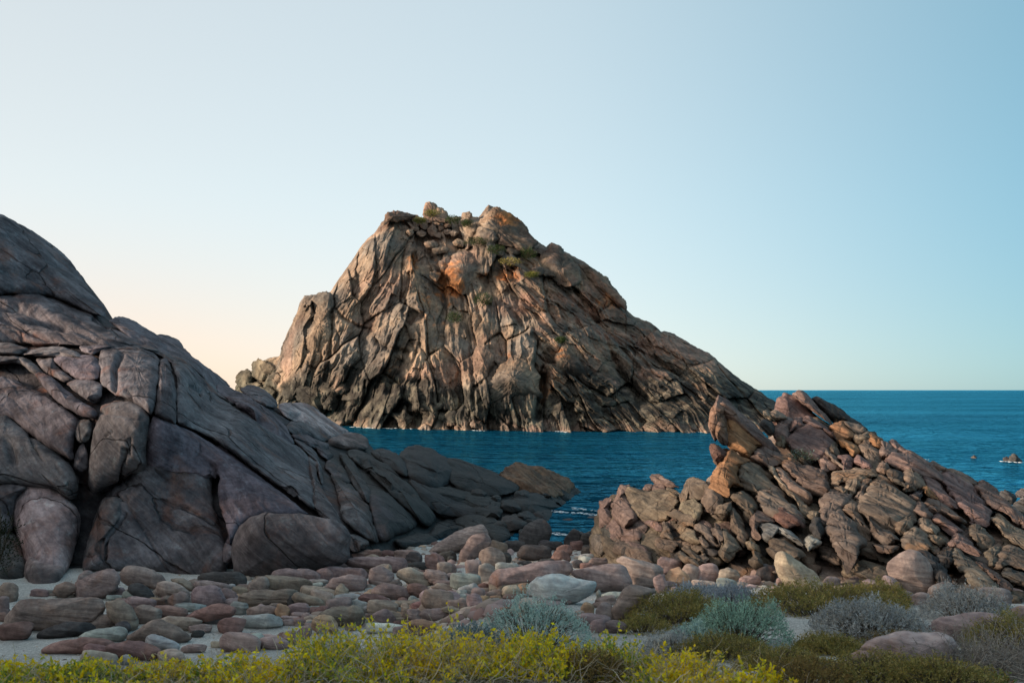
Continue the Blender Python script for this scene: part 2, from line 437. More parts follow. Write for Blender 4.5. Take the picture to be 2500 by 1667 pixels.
def smooth_outline(P, n, rnd=2):
    P = np.asarray(P, float)
    for i_ in range(rnd):                                  # corner cutting
        Q = np.roll(P, -1, 0); k_ = 0.14 if rnd == 1 else 0.2
        P = np.stack([P * (1 - k_) + Q * k_, P * k_ + Q * (1 - k_)], 1).reshape(-1, 2)
    L = np.linalg.norm(np.roll(P, -1, 0) - P, axis=1)
    t = np.concatenate([[0], np.cumsum(L)])
    PP = np.concatenate([P, P[:1]])
    u = np.linspace(0, t[-1], n, endpoint=False)
    return np.stack([np.interp(u, t, PP[:, 0]), np.interp(u, t, PP[:, 1])], -1)
def kernel_point(P):
    """a point that sees the whole outline, as far from its edges as possible"""
    A = 0.5 * np.sum(P[:, 0] * np.roll(P[:, 1], -1) - np.roll(P[:, 0], -1) * P[:, 1])
    E = np.roll(P, -1, 0) - P
    N = np.stack([-E[:, 1], E[:, 0]], -1) * np.sign(A)
    N /= np.linalg.norm(N, axis=1)[:, None] + 1e-9
    lo, hi = P.min(0), P.max(0); best, bc = -1e9, P.mean(0)
    r = np.random.default_rng(3)
    C = lo + r.random((500, 2)) * (hi - lo)
    sd = ((C[:, None] - P[None]) * N[None]).sum(-1).min(1)
    return C[int(np.argmax(sd))]
def kernel_clear(P, c):
    A = 0.5 * np.sum(P[:, 0] * np.roll(P[:, 1], -1) - np.roll(P[:, 0], -1) * P[:, 1])
    E = np.roll(P, -1, 0) - P
    N = np.stack([-E[:, 1], E[:, 0]], -1) * np.sign(A)
    N /= np.linalg.norm(N, axis=1)[:, None] + 1e-9
    return float(((c - P) * N).sum(-1).min())
BED = np.array([math.sin(DIP), 0.25, math.cos(DIP)]); BED /= np.linalg.norm(BED)
_seed = [100]
def block(name, poly, D, mat, parent=None, tint='m', R=None, T=None, Tb=None, dome=0.0, rnd=2, cuts=0, cutr=(0.55, 0.85), amp=1.0, fine=1.0,
          strata=0.0, sfreq=2.2, res=5.0, grooves=(), jit=0.03, dz=0.0, origin=None, tone=None, wob=1.0, colors=None, bed=None, grow=0.0):
    """closed rock with the given outline (photo pixels) standing at depth D (metres, number or function of the pixel):
    front face at depth D with edges rounded over radius R, rim set back by T, rear bulging Tb behind it."""
    _seed[0] += 1; sd = _seed[0]; r = np.random.default_rng(sd)
    P0 = np.asarray(poly, float)
    per = np.linalg.norm(np.roll(P0, -1, 0) - P0, axis=1).sum()
    n = int(np.clip(per / res, 26, 420))
    P0 = P0 + (P0 - P0.mean(0)) * grow
    P = smooth_outline(P0, n, rnd)
    Df = D if callable(D) else (lambda x, y: np.full(np.broadcast(x, y).shape, float(D)))
    c = kernel_point(P)
    d0 = float(Df(c[0], c[1])) + dz; mpp = d0 / FPX
    A = abs(0.5 * np.sum(P[:, 0] * np.roll(P[:, 1], -1) - np.roll(P[:, 0], -1) * P[:, 1]))
    S = math.sqrt(A) * mpp
    rad = P - c; rho = np.linalg.norm(rad, axis=1)
    tg = np.roll(P, -1, 0) - np.roll(P, 1, 0); tg /= np.linalg.norm(tg, axis=1)[:, None] + 1e-9
    nf = np.abs(rad[:, 0] * tg[:, 1] - rad[:, 1] * tg[:, 0]) / (rho + 1e-9)
    nf = np.sqrt(np.clip(nf, 0.12, 1))
    if R is None: R = 0.34 * S
    if T is None: T = 0.40 * S
    if Tb is None: Tb = 0.5 * S
    # outline wobble
    ph = np.stack([P[:, 0], P[:, 1], np.full(n, sd * 7.7)], -1)
    k = jit * math.sqrt(A)
    rad = rad * (1 + (k * (gnoise(ph * 3.2 / math.sqrt(A), 3) + 0.5 * gnoise(ph * 8.0 / math.sqrt(A), 4)) / (rho + 1e-6)))[:, None]
    ns = int(np.clip(rho.mean() / res, 5, 60)); nb = max(4, ns // 3)
    rings = []
    Z = np.fft.fft((c + rad) @ np.array([1, 1j])); kk = np.abs(np.fft.fftfreq(n, 1.0 / n))
    star = kernel_clear(P, c) > 0.03 * math.sqrt(A)
    cz = Z[0] / n
    def ring(s):
        """the outline shrunk to s, its hollows opening out on the way in"""
        if star: return c + rad * s
        q = np.fft.ifft(np.where(kk == 0, 0, Z * np.exp(-np.clip(kk * kk - 1, 0, None) * 0.08 * (1 - s)))) * s + cz
        return np.stack([q.real, q.imag], -1)
    c0 = c if star else np.array([cz.real, cz.imag])
    for s in np.sin(np.linspace(0, math.pi / 2, ns + 1)):            # front, centre to rim
        q = ring(s)
        e = np.clip((1 - s) * rho * nf * mpp / R, 0, 1)
        dd = Df(q[:, 0], q[:, 1]) + dz + T * (1 - np.sqrt(np.clip(1 - (1 - e) ** 2, 0, 1))) - dome * (1 - s * s)
        rings.append(unproj(q[:, 0], q[:, 1], dd))
    for s in np.cos(np.linspace(0, math.pi / 2, nb + 1))[1:]:         # rear, rim to centre
        q = ring(s)
        dd = Df(P[:, 0], P[:, 1]) * s + (1 - s) * float(Df(c0[0], c0[1])) + dz + T + Tb * math.sqrt(max(0, 1 - s * s))
        rings.append(unproj(q[:, 0], q[:, 1], dd))
    V = np.concatenate(rings); nr = len(rings)
    i = np.arange(nr * n).reshape(nr, n); j = np.roll(i, -1, 1)
    F = np.stack([i[:-1], i[1:], j[1:], j[:-1]], -1).reshape(-1, 4)
    if np.sum(P[:, 0] * np.roll(P[:, 1], -1) - np.roll(P[:, 0], -1) * P[:, 1]) > 0:
        F = F[:, ::-1]
    PXY = None
    if len(grooves):
        PXY = np.stack([CX + V[:, 0] / V[:, 1] * FPX, CY + (HC - V[:, 2]) / V[:, 1] * FPX], -1)
    C = V.mean(0)
    view = np.array([-C[0], -C[1], HC - C[2]]); view /= np.linalg.norm(view)
    xr, zu = np.array([1.0, 0, 0]), np.array([0, 0, 1.0])
    for _ in range(cuts):
        nn = r.normal(0, 0.62) * xr + r.normal(0.1, 0.62) * zu + r.uniform(0.6, 1.2) * view
        nn /= np.linalg.norm(nn)
        h = (V - C) @ nn; hm = h.max(); dcut = hm * r.uniform(*cutr); w_ = 0.10 * hm
        e = h - dcut
        V = V - np.where(e > 0, e - w_ * (1 - np.exp(-np.maximum(e, 0) / w_)), 0)[:, None] * nn
    N = vnormals(V, F)
    off = sd * 3.17
    disp = amp * (0.055 * S * gnoise(V * (1.1 / S) + off, 11) + 0.028 * S * gnoise(V * (2.7 / S) + off, 12) + 0.012 * S * gnoise(V * (6.5 / S) + off, 13))
    disp = disp + fine * (0.010 * gnoise(V * 3.0, 14) + 0.006 * gnoise(V * 8.0, 15))
    if strata > 0:
        nbv = BED if bed is None else bed
        one = bed is None and parent is not None            # bedding runs on through neighbouring slabs
        q = V @ nbv + 0.10 * gnoise(V * 0.9, 16) + (0.0 if one else r.uniform(0, 9))
        k3 = 1.0 if one else float(sd)
        s1 = gnoise(np.stack([q * sfreq, V @ np.array([.12, .1, -.1]), q * 0 + k3], -1), 17)
        s2 = gnoise(np.stack([q * sfreq * 2.6, V @ np.array([.2, .1, -.2]), q * 0 + k3], -1), 18)
        disp = disp + strata * (s1 + 0.5 * s2 - 0.9 * np.exp(-(s1 / 0.07) ** 2))
    for pl, wd, dp in grooves:
        pl = np.asarray(pl, float); dist = np.full(len(V), 1e9)
        for a, e in zip(pl[:-1], pl[1:]):
            ab = e - a; t = np.clip(((PXY - a) @ ab) / (ab @ ab + 1e-9), 0, 1)
            dist = np.minimum(dist, np.linalg.norm(PXY - (a + t[:, None] * ab), axis=1))
        dist = dist + 0.25 * wd * gnoise(np.stack([PXY[:, 0] * .05, PXY[:, 1] * .05, PXY[:, 0] * 0], -1), 19)
        disp = disp - dp * np.exp(-(np.maximum(dist, 0) / wd) ** 2)
    V = V + N * disp[:, None]
    V[:n] = V[:n].mean(0); V[-n:] = V[-n:].mean(0)
    if origin == 'base' or (origin is None and parent is None):
        org = (float(V[:, 0].mean()), float(V[:, 1].mean()), float(V[:, 2].min()))
    else:
        org = tuple(V.mean(0))
    o = mesh_obj(name, V, F, mat, parent, org, colors=colors(V) if callable(colors) else None)
    t = np.array(COL[tint] if isinstance(tint, str) else tint)
    t = t * (1 + r.normal(0, 0.07)) * (1 + r.normal(0, 0.025, 3))
    o.color = (*np.clip(t, 0.01, 1), 1)
    o['pix'] = [float(P[:, 0].mean()), float(P[:, 1].mean()), float(P[:, 0].min()), float(P[:, 0].max()), float(P[:, 1].min()), float(P[:, 1].max())]
    return o
def relief_mass(name, top, bottom, D, mat, parent, step=3.0, rows=90, jitter=3.0, Rpx=30, Rm=5.0, back=12.0, relief=None, colors=None, origin=None, seed=0):
    """rock mass between two outline polylines (photo pixels): front surface at depth D, rolled over at the crest and closed behind"""
    top = np.asarray(top, float); bottom = np.asarray(bottom, float)
    px = np.arange(max(top[0, 0], bottom[0, 0]), min(top[-1, 0], bottom[-1, 0]), step)
    tp = np.interp(px, top[:, 0], top[:, 1]); bt = np.interp(px, bottom[:, 0], bottom[:, 1])
    q = np.stack([px, px * 0, px * 0 + seed], -1)
    tp = tp + jitter * (gnoise(q * 0.02, 31) + 0.7 * gnoise(q * 0.06, 32) + 0.4 * gnoise(q * 0.16, 33))
    tp = np.minimum(tp, bt - 2)
    v = np.linspace(0, 1, rows)[:, None]
    PX = np.broadcast_to(px, (rows, len(px))); PY = bt + (tp - bt) * v
    DD = D(PX, PY)
    e = np.clip((PY - tp) / Rpx, 0, 1)
    DD = DD + Rm * (1 - np.sqrt(np.clip(1 - (1 - e) ** 2, 0, 1)))
    if relief is not None:
        DD = DD - relief(PX.ravel(), PY.ravel(), DD.ravel()).reshape(DD.shape) * np.clip(e * 2.5, 0.15, 1)
    V = unproj(PX, PY, DD)
    bk = []
    for t in np.linspace(0.12, 1, 9):                        # rear side, down below the ground
        Q = V[-1].copy(); Q[:, 1] += back * t; Q[:, 2] = Q[:, 2] * (1 - t * t) - 2.0 * t * t
        bk.append(Q)
    V = np.concatenate([V, np.stack(bk)], 0)
    nr, nc = V.shape[:2]
    V = V.reshape(-1, 3)
    org = origin if origin is not None else (float(V[:, 0].mean()), float(V[:, 1].mean()), 0.0)
    cc = None
    if colors is not None:
        cc = colors(V)
    return mesh_obj(name, V, grid_faces(nr, nc), mat, parent, org, colors=cc)

# ------------------------------------------------------------------ the island rock
IT = [(574, 944), (590, 920), (616, 904), (630, 882), (654, 876), (683, 868), (689, 848), (701, 812), (711, 795), (725, 763), (731, 739), (743, 721), (767, 720), (787, 714),
      (806, 713), (831, 675), (863, 631), (892, 587), (916, 567), (936, 540), (950, 520), (980, 520), (1008, 524), (1030, 532), (1060, 534), (1100, 530), (1140, 528), (1168, 530),
      (1180, 515), (1192, 500), (1233, 516), (1274, 541), (1288, 564), (1311, 589), (1334, 604), (1342, 595), (1365, 602), (1399, 625), (1445, 652), (1479, 679), (1506, 710), (1527, 740),
      (1530, 757), (1552, 775), (1590, 786), (1613, 809), (1640, 811), (1678, 836), (1732, 863), (1774, 897), (1812, 930), (1850, 952), (1889, 977), (1915, 1000)]
IB = [(574, 1000), (700, 1045), (780, 1046), (860, 1047), (1000, 1053), (1200, 1057), (1400, 1059), (1600, 1062), (1800, 1064), (1915, 1064)]
ICP = [(574, 944, 262), (574, 1000, 248), (640, 900, 252), (690, 860, 243), (740, 725, 243), (740, 880, 230), (700, 960, 232), (780, 1040, 223), (860, 1042, 217), (1000, 1048, 204),
       (1120, 1050, 198.5), (1250, 1052, 194.5), (1400, 1053, 192.5), (1550, 1054, 190.7), (1700, 1056, 187), (1800, 1058, 184), (1915, 1060, 182),
       (850, 660, 246), (950, 525, 258), (1050, 530, 268), (1190, 505, 262), (1290, 560, 262), (1350, 600, 258), (1520, 745, 252), (1700, 850, 246), (1880, 975, 226),
       (900, 800, 229), (1000, 900, 214), (1000, 700, 234), (950, 620, 242), (1130, 600, 254), (1120, 760, 231), (1180, 900, 208), (1280, 860, 211), (1240, 970, 197), (1260, 700, 238), (1400, 720, 240),
       (1400, 900, 211), (1430, 1000, 199), (1560, 900, 224), (1600, 980, 203), (1750, 960, 211), (1330, 960, 203), (1100, 980, 205)]
islD = tps([(a, b) for a, b, _ in ICP], [q for _, _, q in ICP], 2e-3)

def _oct(x, z, th, size, aspect, amp, seed, crack=1.0):
    cs, sn = math.cos(th), math.sin(th)
    u = (x * cs + z * sn) / (size * aspect); w = (-x * sn + z * cs) / size
    f1, f2, cid, du, dv = voro2(u, w, seed)
    h = (hf(cid, 2) - 0.5) * 1.1 + (hf(cid, 3) - 0.5) * du * 1.6 + (hf(cid, 4) - 0.5) * dv * 2.6 - 0.55 * f1 * f1
    cv = 0.15 + 0.85 * sstep(-0.15, 0.35, gnoise(np.stack([u * 0.55, w * 0.55, u * 0 + seed], -1), seed + 40))
    return amp * (h - crack * cv * 0.55 * np.exp(-((f2 - f1) / 0.045) ** 2)), cid
IG = [(Z1([(655, 700), (640, 850), (635, 1050), (605, 1180)]), 5, 2.6), (Z1([(500, 900), (490, 1000), (465, 1110)]), 4, 1.6), (Z1([(660, 740), (700, 800), (800, 860), (900, 890)]), 4, 1.8),
      (Z1([(1100, 1020), (1000, 1000), (930, 960)]), 6, 2.5), (Z1([(1060, 1080), (1000, 1180), (990, 1260)]), 9, 3.0), (Z1([(1440, 700), (1450, 800), (1490, 950), (1500, 1100), (1510, 1340)]), 4, 2.2),
      (Z1([(1310, 560), (1330, 640), (1340, 740)]), 7, 2.5), (Z1([(1590, 560), (1580, 640), (1530, 700)]), 6, 2.0), (Z1([(1940, 1130), (1920, 1300), (1900, 1420)]), 9, 3.5),
      (Z1([(1640, 1090), (1560, 1200), (1510, 1240)]), 4, 1.4), (Z2([(120, 720), (250, 900), (330, 1000)]), 6, 1.8), (Z2([(540, 600), (700, 830), (790, 1060), (860, 1180)]), 6, 2.0),
      (Z2([(780, 1050), (850, 1170), (960, 1300)]), 15, 4.5), (Z2([(330, 1150), (320, 1280), (300, 1400)]), 9, 3.0), (Z2([(400, 540), (560, 700), (780, 900), (960, 1120)]), 4, 1.8),
      (Z2([(640, 460), (760, 600), (850, 720)]), 5, 1.6), (Z2([(980, 1000), (1200, 1150), (1430, 1300)]), 5, 1.6), (Z2([(880, 960), (1000, 1080), (1150, 1120)]), 4, 1.4),
      (Z1([(1190, 360), (1260, 440), (1300, 520), (1310, 640)]), 7, 1.8), (Z1([(1180, 330), (1300, 330), (1450, 330)]), 7, 1.2)]
def isl_masks(px, py):
    q = np.stack([px * 0.012, py * 0.012, px * 0 + 2.0], -1)
    nz = fbm(q, 3, 61)
    m_right = sstep(-14, 14, px - (1195 + (py - 600) * 0.50) + 70 * nz)
    m_mid = sstep(-18, 18, px - 1015 + 60 * nz) * (1 - m_right)
    return 1 - m_mid - m_right, m_mid, m_right
def isl_relief(px, py, DD):
    x = (px - CX) / FPX * 222.0; z = -(py - CY) / FPX * 222.0
    q = np.stack([x * 0.09, z * 0.09, x * 0], -1)
    x = x + 1.1 * fbm(q, 2, 51) + 0.16 * gnoise(q * 7, 52); z = z + 1.1 * fbm(q + 40, 2, 53) + 0.16 * gnoise(q * 7 + 9, 54)
    ml, mm, mr = isl_masks(px, py)
    out = np.zeros(len(px), np.float32)
    for mk, th, seed in ((ml, math.radians(66), 1), (mm, math.radians(98), 2), (mr, math.radians(-43), 3)):
        h = _oct(x, z, th, 6.0, 2.1, 4.2, seed * 10 + 1)[0]
        h = h + _oct(x, z, th + 0.12, 2.6, 2.6, 1.6, seed * 10 + 2, 0.5)[0]
        h = h + _oct(x, z, th - 0.1, 1.1, 2.2, 0.45, seed * 10 + 3, 0.4)[0]
        h = h + _oct(x, z, th, 0.5, 2.0, 0.18, seed * 10 + 4, 0.3)[0]
        cs, sn = math.cos(th), math.sin(th); u_ = x * cs + z * sn; w_ = -x * sn + z * cs
        for lu, lw, am, sd_ in ((9.0, 1.9, -0.62, 1), (4.0, 0.9, -0.34, 2), (2.0, 0.4, -0.16, 3)):
            h = h + am * (1 - 2.2 * np.abs(gnoise(np.stack([u_ / lu, w_ / lw, u_ * 0 + seed * 3.3], -1), 170 + sd_)))
        if seed == 3:
            s = (-x * math.sin(th) + z * math.cos(th)) / 2.6 + 0.8 * fbm(np.stack([x * .12, z * .12, x * 0], -1), 2, 71)
            fr = s - np.floor(s)
            h = h + 1.9 * (fr ** 1.6 - 0.4)
            s = s * 2.9 + 3.1; fr = s - np.floor(s); h = h + 0.55 * (fr ** 1.5 - 0.4)
        out += mk * h
    P3 = np.stack([x, z, x * 0], -1)
    rid = 1 - np.abs(gnoise(P3 * 0.22, 81)); out += 1.1 * (rid - 0.7) * 0.6
    rid = 1 - np.abs(gnoise(P3 * 0.6, 82)); out += 0.4 * (rid - 0.7)
    PXY = np.stack([px, py], -1)
    wob = 6 * gnoise(np.stack([px * .03, py * .03, px * 0], -1), 83) + 3 * gnoise(np.stack([px * .1, py * .1, px * 0], -1), 84)
    for pl, wd, dp in IG:
        dist = np.full(len(px), 1e9)
        for a, e in zip(pl[:-1], pl[1:]):
            ab = e - a; t = np.clip(((PXY - a) @ ab) / (ab @ ab + 1e-9), 0, 1)
            dist = np.minimum(dist, np.linalg.norm(PXY - (a + t[:, None] * ab), axis=1))
        out -= dp * np.exp(-(np.maximum(dist + wob * 0.5, 0) / wd) ** 2)
    return out
ORANGE = [(1100, 690, 40, 55, 1.0), (1245, 530, 45, 28, 0.9), (1010, 640, 22, 45, 0.55), (1230, 670, 60, 30, 0.6), (1040, 740, 30, 40, 0.5), (1480, 730, 40, 45, 0.5), (1235, 870, 25, 25, 0.5),
          (960, 930, 60, 60, 0.35), (1070, 800, 30, 60, 0.35), (1370, 870, 45, 40, 0.4), (1350, 950, 50, 40, 0.45), (1030, 1010, 60, 30, 0.3), (1560, 800, 50, 30, 0.35), (1620, 870, 60, 30, 0.3)]
def isl_colors(V):
    px = CX + V[:, 0] / V[:, 1] * FPX; py = CY + (HC - V[:, 2]) / V[:, 1] * FPX; z = V[:, 2]
    ml, mm, mr = isl_masks(px, py)
    n1 = fbm(V * 0.10, 4, 91); n2 = fbm(V * 0.35, 4, 92); n3 = fbm(V * 0.06 + 50, 3, 93); n4 = fbm(V * 0.9, 3, 94)
    tan = np.array([0.300, 0.222, 0.158]); grey = np.array([0.215, 0.185, 0.155]); pink = np.array([0.290, 0.182, 0.138]); org = np.array([0.40, 0.155, 0.050])
    dark = np.array([0.060, 0.058, 0.050]); ochre = np.array([0.17, 0.15, 0.10])
    a = sstep(-0.45, 0.45, n1)[:, None]
    c = tan * a + grey * (1 - a)
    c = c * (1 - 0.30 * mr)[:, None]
    b_ = (0.6 * sstep(0.0, 0.55, n3) + 0.35 * mr * sstep(-0.2, 0.4, n2))[:, None]
    c = c * (1 - b_) + pink * b_
    o = np.zeros(len(V))
    for cx, cy, rx, ry, s in ORANGE:
        o = np.maximum(o, s * np.exp(-(((px - cx) / rx) ** 2 + ((py - cy) / ry) ** 2)))
    o = (sstep(0.30, 0.75, o + 0.30 * n2 + 0.14 * n4) * 0.8)[:, None]
    c = c * (1 - o) + org * (1 + 0.5 * n4[:, None]) * o
    # dark splash zone with a pale scoured strip at the water
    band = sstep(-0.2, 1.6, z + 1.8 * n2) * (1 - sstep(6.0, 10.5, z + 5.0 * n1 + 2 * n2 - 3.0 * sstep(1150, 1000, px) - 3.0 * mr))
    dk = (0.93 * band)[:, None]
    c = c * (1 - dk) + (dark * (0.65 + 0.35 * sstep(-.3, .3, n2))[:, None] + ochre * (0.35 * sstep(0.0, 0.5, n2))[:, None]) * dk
    st = ((1 - sstep(0.8, 2.0, z + 1.2 * n2)) * 0.25 * sstep(900, 1150, px))[:, None]
    c = c * (1 - st) + np.array([0.30, 0.20, 0.155]) * st
    lf = (sstep(700, 640, px + 40 * n2) * 0.7)[:, None]
    c = c * (1 - lf) + np.array([0.11, 0.105, 0.075]) * (1 + 0.8 * n2[:, None]) * lf
    vein = 1 - np.abs(gnoise(V * np.array([0.5, 0.5, 0.18]), 95))
    c = c * (1 + 0.25 * n4 + 0.18 * n2 - 0.35 * sstep(0.93, 1.0, vein))[:, None]
    return np.clip(c * 0.86, 0.012, 0.7)
island = empty('sea_stack', (-5, 215, 0))
tag(island, 'tall craggy tan rock island rising from the sea behind the cove', 'sea stack')
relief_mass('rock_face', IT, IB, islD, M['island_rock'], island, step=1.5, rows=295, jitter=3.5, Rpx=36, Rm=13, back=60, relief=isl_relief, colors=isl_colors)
def isl_block(name, poly, dz, T=3.0, R=3.0, cuts=5, **kw):
    return block(name, poly, islD, M['island_rock'], island, T=T, R=R, Tb=kw.pop('Tb', 6.0), dz=dz, cuts=cuts, colors=isl_colors, res=kw.pop('res', 3.3), rnd=1,
                 amp=kw.pop('amp', 1.2), fine=25.0, jit=kw.pop('jit', 0.06), **kw)
isl_block('pinnacle', Z1([(1195, 215), (1200, 130), (1215, 110), (1245, 90), (1285, 122), (1335, 165), (1385, 235), (1250, 240)]), -6, strata=0.3, sfreq=0.6)
isl_block('summit_block', Z1([(1530, 300), (1535, 200), (1600, 112), (1700, 163), (1800, 222), (1850, 300), (1900, 350), (1840, 405), (1700, 380), (1560, 350)]), -5.5, strata=0.4, sfreq=0.5,
          grooves=[(Z1([(1540, 240), (1640, 270), (1740, 310), (1850, 370)]), 3, 1.2), (Z1([(1640, 270), (1660, 330), (1640, 390)]), 2.5, 1.0)])
isl_block('cap_rock', Z1([(940, 245), (960, 215), (990, 165), (1060, 157), (1140, 182), (1180, 190), (1080, 225), (1010, 230)]), -4, strata=0.3, sfreq=0.8)
isl_block('hanging_boulder', Z1([(1335, 560), (1345, 490), (1390, 405), (1480, 392), (1540, 450), (1562, 560), (1520, 650), (1440, 688), (1370, 625)]), -3.5, T=5, R=5, cuts=7)
isl_block('buttress', Z1([(340, 1010), (375, 900), (435, 780), (480, 690), (535, 675), (522, 780), (512, 860), (492, 1000), (470, 1130), (400, 1170), (340, 1120)]), -2.5, cuts=8, amp=1.6)
isl_block('buttress', Z1([(525, 780), (535, 685), (590, 660), (645, 672), (660, 740), (642, 800), (635, 1000), (610, 1150), (560, 1190), (480, 1160), (500, 950), (510, 850)]), -3.2, cuts=8, amp=1.6)
isl_block('rock_block', Z1([(1650, 1120), (1750, 1040), (1850, 1060), (1930, 1150), (1905, 1250), (1930, 1300), (1880, 1345), (1780, 1300), (1690, 1340), (1560, 1350), (1580, 1250)]), -2.5, T=4, R=4, cuts=8, amp=1.7)
isl_block('rock_block', Z1([(1500, 1210), (1515, 980), (1580, 955), (1645, 1090), (1560, 1210)]), -1.5, cuts=5, amp=1.5)
isl_block('rock_block', Z2([(395, 1100), (420, 960), (500, 915), (565, 1010), (635, 1195), (520, 1170)]), -2.0, cuts=4)
isl_block('rock_block', Z2([(630, 1240), (760, 1280), (810, 1320), (800, 1350), (680, 1330)]), -1.5, cuts=3)
isl_block('rock_block', Z2([(280, 420), (345, 330), (372, 300), (430, 322), (520, 385), (560, 460), (560, 560), (460, 600), (400, 560), (350, 480)]), -2.5, cuts=7, amp=1.6)
isl_block('rock_block', Z2([(520, 385), (640, 450), (735, 520), (800, 600), (858, 680), (858, 722), (760, 660), (640, 540)]), -2.5, cuts=6, amp=1.5)
isl_block('rock_block', Z1([(1360, 430), (1290, 470), (1300, 520), (1340, 540), (1380, 480)]), -2.5, cuts=4)
isl_block('rock_block', Z1([(1820, 1485), (1860, 1435), (1935, 1455), (1955, 1500)]), -1.5, T=1.5, R=1.5, cuts=4)
isl_block('rock_block', Z1([(1475, 1480), (1500, 1430), (1560, 1430), (1570, 1480)]), -1.5, T=1.5, R=1.5, cuts=4)
for k, (cx, cy, w_, h_) in enumerate([(120, 1190, 130, 120), (230, 1130, 190, 130), (300, 1200, 150, 110), (180, 1240, 170, 90), (430, 1200, 160, 110), (260, 1290, 180, 90), (370, 1230, 110, 70), (400, 1270, 150, 110), (520, 1290, 190, 140), (640, 1250, 130, 100), (880, 1410, 110, 90), (700, 1240, 120, 90), (780, 1300, 150, 90), (640, 1340, 120, 110),
                                      (1080, 1420, 130, 130), (1380, 1430, 160, 90), (1240, 1350, 150, 110)]):
    a = np.linspace(0, 2 * math.pi, 9, endpoint=False) + 0.3 * k
    rr = 1 + 0.22 * rng.normal(size=9)
    isl_block('rock_block', Z1(np.stack([cx + 0.5 * w_ * np.cos(a) * rr, cy + 0.5 * h_ * np.sin(a) * rr], -1)), -1.6, T=2.5, R=2.5, cuts=6, amp=1.8)
for k, (cx, cy, w_, h_) in enumerate([(1205, 245, 60, 80), (1255, 280, 70, 90), (1310, 265, 45, 40), (1190, 300, 70, 40), (1350, 290, 50, 40), (1390, 300, 60, 40), (1290, 310, 60, 30), (1150, 270, 60, 40), (1460, 215, 70, 50), (1470, 190, 80, 50),
                                      (1495, 285, 70, 110), (1420, 360, 70, 60), (1300, 400, 110, 70), (1250, 370, 90, 60), (1670, 425, 60, 45), (1350, 250, 60, 60), (1120, 290, 50, 40), (1620, 330, 90, 110), (1750, 400, 110, 60), (1270, 560, 70, 60), (1900, 530, 90, 70), (1590, 705, 70, 35)]):
    a = np.linspace(0, 2 * math.pi, 8, endpoint=False) + 0.3 * k
    rr = 1 + 0.15 * rng.normal(size=8)
    isl_block('rock_block', Z1(np.stack([cx + 0.5 * w_ * np.cos(a) * rr, cy + 0.5 * h_ * np.sin(a) * rr], -1)), -2.5, T=1.8, R=1.6, cuts=5, amp=1.2)

# ------------------------------------------------------------------ the headland (big rounded masses at the left)
HCP = [(-60, 1450, 34.5), (180, 1440, 35.5), (500, 1425, 37), (900, 1385, 40), (-60, 1180, 40), (250, 1180, 40.5), (500, 1150, 42.5), (750, 1200, 45), (900, 1250, 47), (-60, 900, 49), (250, 870, 50),
       (450, 900, 52), (600, 1000, 53.5), (800, 1150, 55), (-60, 720, 57), (250, 770, 60), (-60, 530, 62), (240, 750, 62), (450, 850, 63), (560, 940, 65), (700, 990, 67), (860, 1060, 73),
       (1050, 1110, 70), (1200, 1200, 65), (1330, 1230, 66), (1400, 1200, 77), (1100, 1300, 55), (1250, 1330, 50.5), (1000, 1350, 46), (950, 1180, 57)]
headD = tps([(a, b) for a, b, _ in HCP], [q for _, _, q in HCP], 1e-3)
headland = empty('rock_headland', (-14, 48, 0))
tag(headland, 'dark purplish headland of huge smooth rounded rock masses split by deep cracks', 'headland')
HM = M['headland_rock']
HT = [(-60, 550), (5, 545), (45, 560), (95, 593), (135, 625), (165, 652), (205, 705), (232, 760), (260, 800), (290, 795), (320, 800), (360, 824), (390, 834), (430, 850), (450, 872), (480, 902), (510, 920),
      (545, 955), (585, 965), (620, 965), (650, 985), (680, 1005), (720, 1008), (760, 1016), (800, 1038), (850, 1066), (890, 1085), (905, 1110), (940, 1115), (975, 1130), (1000, 1115), (1050, 1120), (1100, 1150),
      (1170, 1175), (1220, 1190), (1300, 1185), (1360, 1210), (1395, 1216)]
HB = [(-60, 1470), (200, 1460), (500, 1440), (700, 1420), (900, 1395), (1000, 1370), (1150, 1345), (1300, 1310), (1395, 1240)]
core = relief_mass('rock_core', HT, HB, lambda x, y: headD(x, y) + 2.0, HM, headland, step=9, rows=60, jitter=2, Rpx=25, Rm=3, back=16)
core.color = (0.07, 0.064, 0.07, 1)  # darker than the blocks: shade painted into the gaps, wet rock at seaward end
def hb(poly, tint='h', dz=0.0, R=0.9, T=1.1, name='rock_block', **kw):
    return block(name, poly, headD, HM, headland, tint, R=R * 0.72, T=T, Tb=kw.pop('Tb', 2.5), dz=dz * 0.55, amp=kw.pop('amp', 0.38), res=kw.pop('res', 4.2), rnd=kw.pop('rnd', 1),
                 cuts=kw.pop('cuts', 0), strata=kw.pop('strata', 0.035), sfreq=1.1, jit=kw.pop('jit', 0.012), fine=3.0, grow=kw.pop('grow', 0.035), **kw)
hb(Z3([(-200, 300), (-120, 70), (20, 88), (150, 155), (300, 255), (425, 345), (520, 430), (640, 575), (720, 695), (795, 785), (800, 862), (700, 835), (450, 725), (350, 692), (150, 683), (-200, 690)]),
   dz=-2.0, R=3.2, T=2.8, Tb=8, amp=0.7, name='summit_dome', strata=0.10, grooves=[(Z3([(-60, 520), (120, 520), (250, 555), (400, 590)]), 10, 0.22)])
